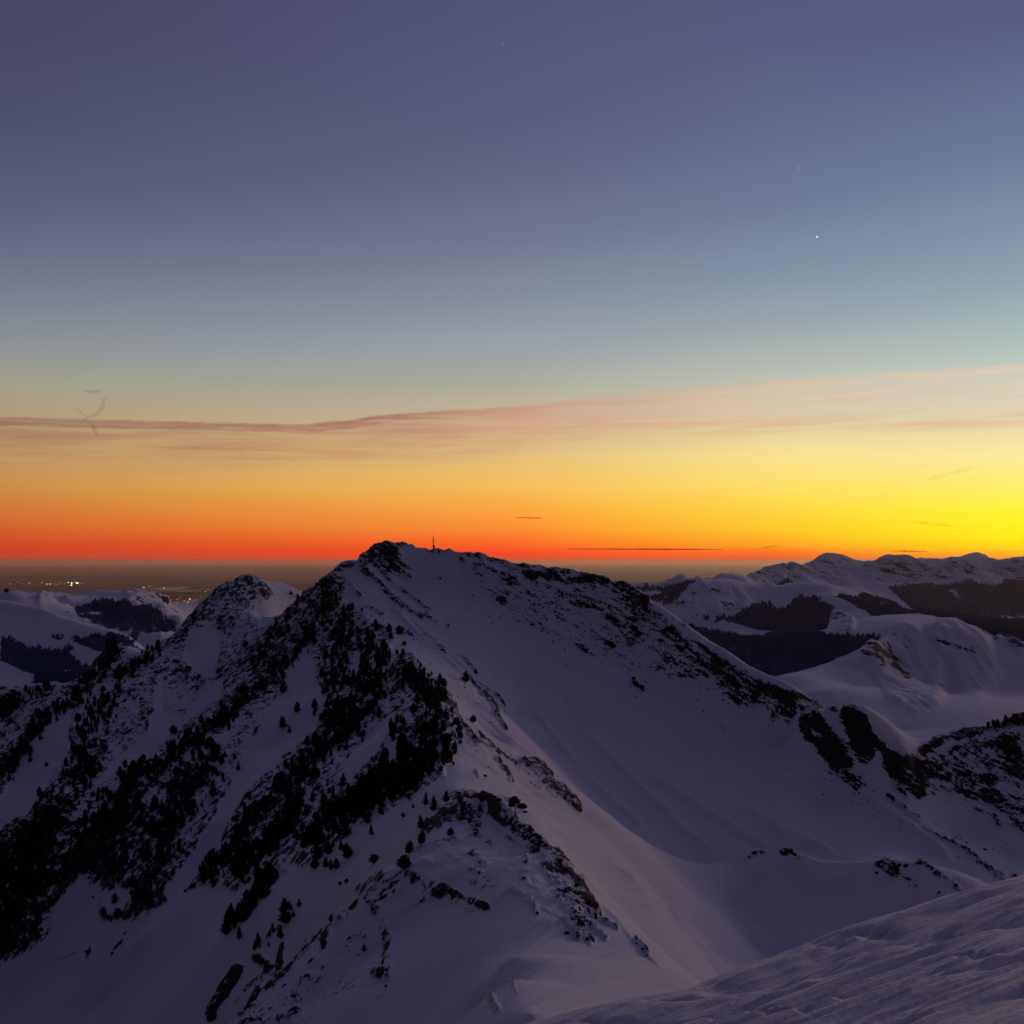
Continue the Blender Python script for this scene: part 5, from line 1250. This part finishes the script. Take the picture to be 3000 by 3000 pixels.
for bi, (line, hw, n, hr, lab, grp) in enumerate(belts_t):
    L = [math.hypot(b2[0] - a[0], b2[1] - a[1]) for a, b2 in zip(line[:-1], line[1:])]; tot = sum(L)
    for _ in range(int(n * (0.58 if n > 200 else 0.8))):
        s = rng.random() * tot; k = 0
        while k < len(L) - 1 and s > L[k]: s -= L[k]; k += 1
        t = s / L[k]; (x0, y0), (x1, y1) = line[k], line[k + 1]
        off = np.clip(rng.normal() * 0.52, -1.35, 1.35) * hw
        nx, ny = -(y1 - y0) / L[k], (x1 - x0) / L[k]
        px, py = x0 + (x1 - x0) * t + nx * off + rng.normal() * 3, y0 + (y1 - y0) * t + ny * off + rng.normal() * 3
        if any(w_ and ((px - hx) / w_) ** 2 + ((py - 6 - hy) / h_) ** 2 < 1 for hx, hy, w_, h_ in holes): continue
        p = near.hit(px, py)
        if p is None or p[1] > 1700: continue
        hm = 0.92 * (hr[0] * 0.8 + (hr[1] * 1.1 - hr[0] * 0.8) * rng.random() ** 1.7)
        cand.append((hm / p[1], p, hm, lab, grp))
cand.sort(key=lambda c: -c[0])
room = 297 - n_trees
zones = {'pines of the black stand': ((1960, 'close under the spur crest'), (2080, 'in its upper half'), (2200, 'at mid height'), (2300, 'in its lower half'), (9999, 'at its snowy foot')),
         'pines of the lower clump': ((2630, 'near its top'), (2690, 'in its middle'), (9999, 'at its lower tip')),
         'pines beside the long gully': ((2350, 'near its top'), (2470, 'half way down'), (9999, 'near its end')),
         'pines of the lower left thicket': ((2400, 'at its upper end'), (2550, 'in its middle'), (9999, 'at its bottom edge')),
         'pines scattered over the left face': ((2330, 'high up'), (2450, 'half way down'), (9999, 'low down'))}
shape_word = ('pointed', 'slim oval', 'pointed leaning', 'round', 'oval', 'pointed', 'oval leaning')
for _, p, hm, lab, grp in cand[:room]:
    k = int(rng.integers(0, 7)); qx, qy = project(*p)
    z = next((w for lim, w in zones.get(grp, ()) if qy < lim), '')
    big = 'tall ' if hm > 5.4 else ('small ' if hm < 3.9 else '')
    lab2 = lab.replace('dark pine', big + shape_word[k] + ' dark pine') + (', ' + z if z else '')
    place_tree(0, 0, hm, lab2, grp, k, 0.85, pos=p)
# the rest, smaller in view: one mass of joined pines
cheap = []
for i in range(6):
    me = crown_mesh('stand_crown', 90 + i, 34, ('cone', 'egg', 'round')[i % 3])
    co = np.empty(len(me.vertices) * 3, np.float32); me.vertices.foreach_get('co', co)
    fi = np.array([tuple(p.vertices) for p in me.polygons])
    cheap.append((co.reshape(-1, 3), fi)); bpy.data.meshes.remove(me)
VV, FF, o = [], [], 0
for _, p, hm, lab, grp in cand[room:]:
    v, f = cheap[rng.integers(0, 6)]
    a = rng.random() * 6.28; w = hm * (0.62 + 0.45 * rng.random())
    x = v[:, 0] * math.cos(a) - v[:, 1] * math.sin(a); y = v[:, 0] * math.sin(a) + v[:, 1] * math.cos(a)
    VV.append(np.c_[x * w + p[0], y * w + p[1], v[:, 2] * hm + p[2]]); FF.append(f + o); o += len(v)
me = mesh_np('pine_stand', np.concatenate(VV), np.concatenate(FF), False)
tag(link('pine_stand', me, M_needles), 'dense mass of further small dark pines filling the stands on the mountain', kind='stuff')
print('trees', n_trees, 'stand', len(VV))

# --- forest on the far hills: thousands of tiny spires where the ground is wooded
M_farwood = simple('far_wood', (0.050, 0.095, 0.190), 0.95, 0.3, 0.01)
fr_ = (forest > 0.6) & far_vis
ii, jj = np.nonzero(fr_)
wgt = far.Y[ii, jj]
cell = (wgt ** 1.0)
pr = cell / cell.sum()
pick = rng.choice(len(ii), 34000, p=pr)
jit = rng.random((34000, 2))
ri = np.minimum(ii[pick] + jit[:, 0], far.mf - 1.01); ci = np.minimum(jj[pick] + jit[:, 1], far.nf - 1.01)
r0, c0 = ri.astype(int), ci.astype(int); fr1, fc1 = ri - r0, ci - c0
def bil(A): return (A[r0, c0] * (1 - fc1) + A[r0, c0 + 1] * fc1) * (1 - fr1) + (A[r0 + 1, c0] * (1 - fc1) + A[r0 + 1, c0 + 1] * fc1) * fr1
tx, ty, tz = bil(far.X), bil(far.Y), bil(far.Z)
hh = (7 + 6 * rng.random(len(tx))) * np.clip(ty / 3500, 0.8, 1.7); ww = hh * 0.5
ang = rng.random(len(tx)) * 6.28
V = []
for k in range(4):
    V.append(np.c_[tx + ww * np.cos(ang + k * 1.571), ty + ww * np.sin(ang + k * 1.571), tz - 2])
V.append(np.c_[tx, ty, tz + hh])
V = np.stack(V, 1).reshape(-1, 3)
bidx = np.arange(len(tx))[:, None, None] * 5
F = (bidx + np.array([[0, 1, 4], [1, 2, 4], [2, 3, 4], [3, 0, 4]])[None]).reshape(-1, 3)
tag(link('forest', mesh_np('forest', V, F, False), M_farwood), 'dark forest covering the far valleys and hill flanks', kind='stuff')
p = far.hit(20, 1737)
if p:
    e = place_tree(0, 0, 16, 'single dark tree on the skyline of the smooth left hill', None, 3, 1.3, pos=p)

# ================================================================== LOOSE ROCKS, parts of the mountain
def rock_mesh(seed):
    import bmesh
    bm = bmesh.new(); bmesh.ops.create_icosphere(bm, subdivisions=2, radius=1.0)
    r = np.random.default_rng(seed)
    planes = [(Vector(r.normal(size=3)).normalized(), 0.55 + 0.35 * r.random()) for _ in range(9)]
    for v in bm.verts:
        for nn_, d in planes:
            k = v.co.dot(nn_) - d
            if k > 0: v.co -= nn_ * k * 0.9
        v.co *= 1 + 0.06 * r.normal()
    me = bpy.data.meshes.new('rock'); bm.to_mesh(me); bm.free(); me.materials.append(M_rock)
    return me
rocks = [rock_mesh(500 + i) for i in range(6)]
rock_spots = [(1469, 1757, 9, 5, 1), (1477, 1755, 6, 4, 1), (1288, 1695, 6, 4, 0), (1200, 1693, 7, 3, 0), (1855, 1998, 8, 6, 2), (1866, 2010, 7, 7, 2), (1880, 2022, 10, 7, 2), (2266, 2100, 9, 6, 1), (2154, 2056, 8, 5, 3), (2164, 2066, 7, 5, 3),
              (1074, 1780, 6, 4, 1), (1088, 1784, 7, 4, 1), (1087, 1806, 6, 4, 0), (1115, 1803, 6, 3, 2), (984, 1763, 14, 9, 3), (2064, 2083, 5, 3, 0), (1776, 1889, 9, 5, 1), (1700, 1777, 7, 4, 2), (2570, 2565, 8, 4, 1), (1410, 2658, 11, 7, 2), (1405, 2560, 8, 6, 1),
              (1420, 2275, 9, 7, 3), (1660, 2738, 10, 9, 2), (1575, 2678, 6, 6, 0), (1865, 2768, 5, 4, 1), (1884, 2786, 7, 7, 2), (1897, 2802, 4, 6, 0), (2700, 2532, 12, 6, 1), (2655, 2540, 10, 6, 2), (2745, 2562, 9, 6, 3), (2800, 2604, 10, 8, 2), (2305, 2497, 9, 8, 3), (2330, 2510, 8, 6, 1), (2210, 2500, 14, 4, 0),
              (1000, 2590, 12, 6, 0), (330, 2795, 10, 5, 2), (255, 2797, 12, 5, 2), (365, 2738, 9, 4, 2), (930, 1720, 10, 9, 1), (1130, 2892, 8, 5, 1), (660, 2898, 12, 16, 3), (648, 2930, 12, 14, 2), (622, 2965, 9, 8, 0), (735, 2990, 10, 7, 1), (1050, 2800, 5, 4, 1), (1130, 1591, 7, 3, 1), (1190, 1599, 6, 2, 2), (1490, 1700, 14, 7, 3), (1560, 1690, 14, 8, 1),
              (2885, 2490, 8, 4, 0), (2975, 2568, 8, 4, 1), (2830, 2470, 6, 3, 2), (2925, 2415, 5, 7, 1), (1745, 2690, 8, 10, 2), (1726, 2650, 12, 12, 3), (1640, 2525, 12, 8, 1), (1600, 2485, 10, 7, 2), (1460, 2350, 14, 7, 0), (1345, 2325, 10, 5, 3), (1690, 2598, 10, 10, 2)]
for _ in range(110):
    t = rng.random()
    rock_spots.append((1380 + 850 * t + rng.normal() * 30, 1700 + 330 * t + abs(rng.normal()) * 70, 2.2 + 3.2 * rng.random() ** 2, 1.6 + 2 * rng.random() ** 2, int(rng.integers(0, 6))))
for _ in range(60):
    t = rng.random()
    rock_spots.append((1130 + 330 * t + rng.normal() * 14, 1780 + 320 * t + rng.normal() * 14, 2 + 3 * rng.random() ** 2, 1.6 + 2 * rng.random() ** 2, int(rng.integers(0, 6))))
for _ in range(50):
    t = rng.random()
    rock_spots.append((2350 + 550 * t + rng.normal() * 22, 2280 + 220 * t + rng.normal() * 22, 2 + 3 * rng.random() ** 2, 1.6 + 2 * rng.random() ** 2, int(rng.integers(0, 6))))
for px, py, w, h, k in rock_spots:
    p = near.hit(px, py)
    if not p: continue
    q = p[1] / FPX
    o_ = bpy.data.objects.new('rock', rocks[(k + int(px)) % 6]); COL.objects.link(o_); o_.parent = mountain
    o_.location = (p[0], p[1] + 0.2 * w * q, p[2] + 0.1 * h * q); o_.scale = (w * q * 0.8, w * q * 0.8, h * q * 0.9)
    o_.rotation_euler = (rng.normal() * .3, rng.normal() * .3, rng.random() * 6)

# ================================================================== SUMMIT MAST
p = near.hit(1268, 1618)
k = p[1] / FPX * 1.22
mast = bpy.data.objects.new('mast', None); COL.objects.link(mast); mast.location = (p[0], p[1], p[2] - 0.5)
tag(mast, 'thin dark weather mast with a side arm on the summit ridge', 'mast')
def add_tube(name, pts, radii, segs=8, parent=None, mat=None):
    V, F = [], []; tube(V, F, pts, radii, segs)
    F.append(tuple(range(segs))[::-1]); F.append(tuple(range(len(V) - segs, len(V))))
    me = bpy.data.meshes.new(name); me.from_pydata(V, [], F); me.update()
    return link(name, me, mat or M_metal, parent)
add_tube('pole', [(-.2 * k, 0, -2 * k), (-.2 * k, 0, 28 * k)], [1.25 * k, 1.1 * k], parent=mast)
add_tube('antenna', [(-.2 * k, 0, 28 * k), (-.3 * k, 0, 35 * k)], [.8 * k, .5 * k], 6, mast)
add_tube('base', [(0, 0, -3 * k), (0, 0, 1 * k), (0.3 * k, 0, 3.5 * k)], [3.4 * k, 2.6 * k, 1.4 * k], 8, mast)
def box(name, c, s, parent, mat):
    V = [(c[0] + a * s[0], c[1] + b2 * s[1], c[2] + d * s[2]) for a in (-1, 1) for b2 in (-1, 1) for d in (-1, 1)]
    F = [(0, 1, 3, 2), (4, 6, 7, 5), (0, 4, 5, 1), (2, 3, 7, 6), (0, 2, 6, 4), (1, 5, 7, 3)]
    me = bpy.data.meshes.new(name); me.from_pydata(V, [], F); me.update()
    return link(name, me, mat, parent)
box('cabinet', (2.2 * k, 0, 7.5 * k), (1.4 * k, 1.4 * k, 3.2 * k), mast, M_metal)
V, F = [], []
def bar(p0, p1, r):
    d = (Vector(p1) - Vector(p0)).normalized(); s = d.cross(Vector((0, 1, 0))).normalized() * r; t = Vector((0, r, 0)); i0 = len(V)
    for q in (Vector(p0), Vector(p1)):
        for w_ in (s + t, s - t, -s - t, -s + t): V.append(tuple(q + w_))
    for j in range(4): F.append((i0 + j, i0 + (j + 1) % 4, i0 + 4 + (j + 1) % 4, i0 + 4 + j))
    F.append((i0 + 3, i0 + 2, i0 + 1, i0)); F.append((i0 + 4, i0 + 5, i0 + 6, i0 + 7))
bar((0, 0, 19 * k), (5 * k, 0, 20.5 * k), .35 * k); bar((5 * k, 0, 20.5 * k), (8.5 * k, 0, 24 * k), .3 * k)
me = bpy.data.meshes.new('side_arm'); me.from_pydata(V, [], F); me.update(); link('arm', me, M_metal, mast)
p = near.hit(730, 1690)
if p:
    k = p[1] / FPX
    pst = add_tube('summit_post', [(0, 0, -2 * k), (0, 0, 3.5 * k), (0, 0, 6 * k)], [1.2 * k, 0.8 * k, .5 * k], 6, None)
    pst.location = p; tag(pst, 'tiny post on top of the darker peak left of the main summit', 'post')

# ================================================================== TOWN LIGHTS on the plain
def emit_mat(name, col, st):
    m = bpy.data.materials.new(name); m.use_nodes = True; t = m.node_tree; t.nodes.clear()
    e = t.nodes.new('ShaderNodeEmission'); e.inputs[0].default_value = (*col, 1); e.inputs[1].default_value = st
    o = t.nodes.new('ShaderNodeOutputMaterial'); t.links.new(e.outputs[0], o.inputs[0]); return m
L_warm = emit_mat('lamp_warm', (1.0, 0.62, 0.26), 1.25)
L_white = emit_mat('lamp_white', (1.0, 0.80, 0.50), 2.6)
L_dim = emit_mat('lamp_dim', (1.0, 0.55, 0.32), 0.42)
L_red = emit_mat('lamp_red', (1.0, 0.42, 0.26), 0.8)
import bmesh
bm = bmesh.new(); bmesh.ops.create_icosphere(bm, subdivisions=1, radius=1.0)
base_ico = bpy.data.meshes.new('lamp_globe'); bm.to_mesh(base_ico); bm.free()
def lamp(px, py, w, h, mat, label, grp='town lights on the plain', name='town_light', zz=PLAIN_Z + 30):
    x, y, z = plain_at(px, py, zz); k = y / FPX
    me = base_ico.copy(); me.materials.append(mat)
    o = link(name, me); o.location = (x, y, z + h * k); o.scale = (w * k, w * k, h * k)
    tag(o, label, 'light', grp)
lights = [(52, 1707, 3, 1.6, L_dim, 'faint town light at the far left end of the lit row'), (86, 1710, 6, 2, L_dim, 'soft pale town light left of the twin lights'), (137, 1713, 2.6, 2.2, L_warm, 'left one of the twin town lights'),
          (146, 1713, 2.6, 2.2, L_warm, 'right one of the twin town lights'), (162, 1713, 2, 2, L_dim, 'faint town light after the twin lights'), (175, 1708, 4, 1.6, L_dim, 'dim wide town light in the middle of the row'), (190, 1711, 2, 1.5, L_dim, 'tiny dim town light before the bright cluster'),
          (200, 1708, 4, 2, L_warm, 'yellow town light at the start of the bright cluster'), (210, 1710, 3, 2.5, L_white, 'bright town light in the bright cluster'), (209, 1716, 3.6, 2.2, L_white, 'lower bright town light of the bright cluster'), (226, 1710, 6, 2.4, L_white, 'brightest wide town light ending the row'), (238, 1710, 6, 1, L_dim, 'dim glow after the brightest town light'),
          (421, 1723, 6, 2.2, L_red, 'wide orange town light near the pale fields'), (419, 1735, 2.4, 2.4, L_red, 'small red town light under the wide orange one'), (481, 1724, 2, 2, L_warm, 'small warm town light left of the pale lake'), (437, 1719, 6, 1, L_dim, 'thin dim glow above the orange town light'),
          (492, 1754, 3.6, 4.6, L_white, 'brightest town light in the near valley mouth'), (494, 1766, 3.2, 2.8, L_white, 'bright town light just below the brightest one'), (556, 1757, 2.8, 2.8, L_warm, 'warm town light beside the dark peak flank'), (602, 1735, 3, 2.2, L_red, 'red town light close to the wooded ridge'),
          (532, 1736, 1.6, 1.6, L_dim, 'tiny faint town light on the dark plain'), (504, 1751, 1.6, 1.6, L_dim, 'tiny faint town light right of the brightest one'), (518, 1767, 9, 1.0, L_dim, 'thin line of dim glow along the valley road'), (862, 1691, 5, 1.2, L_dim, 'faint lone glow far out between the two peaks'),
          (550, 1766, 5, 2.2, L_dim, 'dim glow beneath the warm town light')]
for l in lights: lamp(l[0], l[1], l[2] * 0.8, l[3] * 0.8, *l[4:])
tiny = [(30, 1712), (66, 1710), (98, 1707), (112, 1712), (122, 1709), (155, 1709), (168, 1714), (183, 1712), (218, 1706), (232, 1715), (250, 1709), (262, 1712), (405, 1726), (445, 1728), (455, 1734), (470, 1740), (486, 1744), (500, 1760), (508, 1765), (528, 1752), (540, 1761), (566, 1762), (575, 1740), (588, 1748), (520, 1758), (610, 1728), (640, 1733)]
for i, (a_, b_) in enumerate(tiny):
    lamp(a_, b_, 1.0 + 0.6 * rng.random(), 0.9 + 0.4 * rng.random(), L_warm if i % 4 == 0 else L_dim, 'tiny pinpoint town light among the scattered lights of the plain', 'pinpoint lights on the plain')
p = far.hit(1953, 1760)
if p:
    me = base_ico.copy(); me.materials.append(L_dim); o = link('hut_light', me); o.location = (p[0], p[1], p[2] + 6); o.scale = (1.3 * p[1] / FPX,) * 3
    tag(o, 'tiny light of a hut on the dark flank across the valley', 'light')
p = far.hit(2238, 1698)
if p:
    me = base_ico.copy(); me.materials.append(L_dim); o = link('hut_light', me); o.location = (p[0], p[1], p[2] + 6); o.scale = (1.2 * p[1] / FPX,) * 3
    tag(o, 'tiny light below the far snowy range', 'light')

# ================================================================== STARS and thin clouds, beyond the haze
for px, py, r_, st, lab in ((1474, 131, 2.4, 0.26, 'very faint star high in the sky'), (2342, 492, 2.4, 0.42, 'faint planet, upper one of the close two'), (2394, 694, 3.2, 1.0, 'bright white planet above the glowing horizon')):
    x, y, z = world_of(px, py, 620000.0); k = 620000.0 / FPX
    me = base_ico.copy(); me.materials.append(emit_mat('star_glow', (0.80, 0.84, 1.0), st))
    o = link('star', me); o.location = (x, y, z); o.scale = (r_ * k,) * 3
    tag(o, lab, 'star')
def cloud_mat(name, col, alpha):
    """thin vapour: it filters the glow behind it, more so where it is seen face on"""
    m = bpy.data.materials.new(name); m.use_nodes = True; m.node_tree.nodes.clear(); T = NT(m.node_tree)
    out = T.n('ShaderNodeOutputMaterial'); tr = T.n('ShaderNodeBsdfTransparent')
    lw = T.n('ShaderNodeLayerWeight'); lw.inputs[0].default_value = 0.5
    tc = T.n('ShaderNodeTexCoord')
    nz = T.noise(tc.outputs['Object'], 2.2, 4, 0.6)
    fac = T.m('MULTIPLY', T.m('POWER', T.m('SUBTRACT', 1.0, lw.outputs['Facing']), 2.4), T.ss(nz, 0.25, 0.6, 0.35, 1.0))
    fac = T.m('MULTIPLY', fac, alpha * 0.6, clamp=True)      # the ray crosses two skins
    T.link(T.mix(fac, (1, 1, 1), col), tr.inputs[0]); T.link(tr.outputs[0], out.inputs[0])
    return m
def cloud(px0, py0, px1, py1, thick, col, alpha, label, DY=450000.0, wob=0.0, seed=1):
    x0, y0, z0 = world_of(px0, py0, DY); x1, y1, z1 = world_of(px1, py1, DY); k = DY / FPX
    n, segs = 40, 12; V = []
    L = math.hypot(x1 - x0, z1 - z0)
    r = np.random.default_rng(seed)
    nz = fbm(np.linspace(0, 5, n) + seed * 3.3, np.full(n, seed * 1.1), None, 4, 0.6, seed)
    for i in range(n):
        t = i / (n - 1)
        prof = math.sin(math.pi * min(max(t, 0.001), 0.999)) ** 0.55 * (0.75 + 0.6 * float(nz[i]))
        cx_, cz_ = x0 + (x1 - x0) * t, z0 + (z1 - z0) * t + wob * k * math.sin(t * 7 + seed)
        for j in range(segs):
            a = 2 * math.pi * j / segs
            V.append((cx_ - (z1 - z0) / L * thick * k * prof * math.sin(a), y0 + thick * 3 * k * prof * math.cos(a), cz_ + (x1 - x0) / L * thick * k * prof * math.sin(a)))
    F = [(i * segs + j, (i + 1) * segs + j, (i + 1) * segs + (j + 1) % segs, i * segs + (j + 1) % segs) for i in range(n - 1) for j in range(segs)]
    me = bpy.data.meshes.new('cloud'); me.from_pydata([(v[0] - x0, v[1] - y0, v[2] - z0) for v in V], [], F); me.update()
    for p_ in me.polygons: p_.use_smooth = True
    me.transform(Matrix.Scale(1 / (L * 0.1), 4))
    o = link('cloud', me, cloud_mat('cloud_vapour', col, alpha)); o.location = (x0, y0, z0); o.scale = (L * 0.1,) * 3
    tag(o, label, 'cloud')
grey = (0.30, 0.13, 0.10)
cloud(1655, 1608, 2125, 1610, 5.0, (0.60, 0.10, 0.12), 1.9, 'long thin dark red cloud streak just above the horizon', seed=3)
cloud(1505, 1516, 1592, 1518, 4.0, (0.60, 0.30, 0.22), 1.4, 'short small dark cloud streak alone in the orange sky', seed=5)
cloud(1595, 1640, 1900, 1642, 2.0, (0.6, 0.2, 0.2), .8, 'very thin red streak lying on the haze line', seed=6)
cloud(2195, 1613, 2285, 1597, 4.0, (0.75, 0.35, 0.20), .9, 'small slanting wisp over the far range', seed=7)
cloud(2610, 1614, 2722, 1616, 5.0, (0.72, 0.22, 0.10), 1.5, 'dark little streak cloud above the far saddle', seed=8)
cloud(2895, 1613, 2990, 1615, 2.6, (0.8, 0.40, 0.2), .9, 'pair of tiny streak clouds over the right end of the range', seed=9)
cloud(2640, 1526, 2800, 1542, 7.0, (0.86, 0.72, 0.6), .7, 'pale slanting streak in the yellow sky', seed=10)
cloud(2110, 1644, 2160, 1642, 3.2, (0.4, 0.1, 0.1), .9, 'tiny dark red cloud resting on the haze line', seed=12)
cloud(2560, 1583, 2660, 1581, 2.4, (0.9, 0.75, 0.6), .6, 'faint short streak under the pale slanting one', seed=13)
cloud(2680, 1415, 2860, 1368, 18.0, (0.90, 0.80, 0.75), .6, 'broad faint wisp climbing through the yellow sky', seed=14)
# the kinked remnant of a vapour trail on the left
def ribbon(pts, wd, col, alpha, label, DY=450000.0):
    k = DY / FPX; P = [Vector(world_of(a, b2, DY)) for a, b2 in pts]
    fine = []
    for i in range(len(P) - 1):
        p0, p1, p2, p3 = P[max(i - 1, 0)], P[i], P[i + 1], P[min(i + 2, len(P) - 1)]
        for s in range(8):
            t = s / 8
            fine.append(0.5 * ((2 * p1) + (p2 - p0) * t + (2 * p0 - 5 * p1 + 4 * p2 - p3) * t * t + (3 * p1 - p0 - 3 * p2 + p3) * t ** 3))
    fine.append(P[-1])
    org = fine[0]; segs = 10; V = []
    for i, q in enumerate(fine):
        d = (fine[min(i + 1, len(fine) - 1)] - fine[max(i - 1, 0)]).normalized(); s = d.cross(Vector((0, 1, 0))).normalized()
        t = i / (len(fine) - 1); w = wd * k * (math.sin(math.pi * min(max(t, .02), .98)) ** .6) * (0.92 + 0.16 * random.random())
        for j in range(segs):
            a = 2 * math.pi * j / segs
            V.append(tuple((q - org + s * w * math.cos(a) + Vector((0, 1, 0)) * w * 2 * math.sin(a)) / (40 * k)))
    F = [(i * segs + j, (i + 1) * segs + j, (i + 1) * segs + (j + 1) % segs, i * segs + (j + 1) % segs) for i in range(len(fine) - 1) for j in range(segs)]
    me = bpy.data.meshes.new('vapour'); me.from_pydata(V, [], F); me.update()
    for p_ in me.polygons: p_.use_smooth = True
    return me, org, 40 * k
vt = bpy.data.objects.new('vapour_trail', None); COL.objects.link(vt)
tag(vt, 'small kinked remnant of a vapour trail rising from the thin cloud line', 'vapour trail')
mv = cloud_mat('vapour', (0.72, 0.62, 0.62), .75)
for pts, wd in (([(240, 1232), (262, 1222), (285, 1212), (300, 1192), (301, 1180), (312, 1164)], 8), ([(243, 1143), (270, 1148), (300, 1142)], 8), ([(262, 1236), (275, 1255), (288, 1280)], 8), ([(225, 1196), (240, 1212), (258, 1222)], 3)):
    me, org, s = ribbon(pts, wd, None, None, None)
    o = link('wisp', me, mv, vt); o.location = org; o.scale = (s, s, s)

# ================================================================== HAZE
HB = 405000.0
zb, ztp = -2700.0, 125.0
me = bpy.data.meshes.new('haze')
V = [(x, y, z) for x in (-HB, HB) for y in (-HB, HB) for z in (zb, ztp)]
F = [(0, 1, 3, 2), (4, 6, 7, 5), (0, 4, 5, 1), (2, 3, 7, 6), (0, 2, 6, 4), (1, 5, 7, 3)]
me.from_pydata(V, [], F); me.update()
m = bpy.data.materials.new('haze_air'); m.use_nodes = True; t = m.node_tree; t.nodes.clear()
pv = t.nodes.new('ShaderNodeVolumePrincipled'); out = t.nodes.new('ShaderNodeOutputMaterial')
pv.inputs['Color'].default_value = (1.0, 0.84, 0.74, 1)
pv.inputs['Density'].default_value = HAZE_D
pv.inputs['Anisotropy'].default_value = 0.87
t.links.new(pv.outputs[0], out.inputs['Volume'])
o = link('haze', me, m)
tag(o, 'thin evening haze filling the air over plain and mountains', kind='stuff')
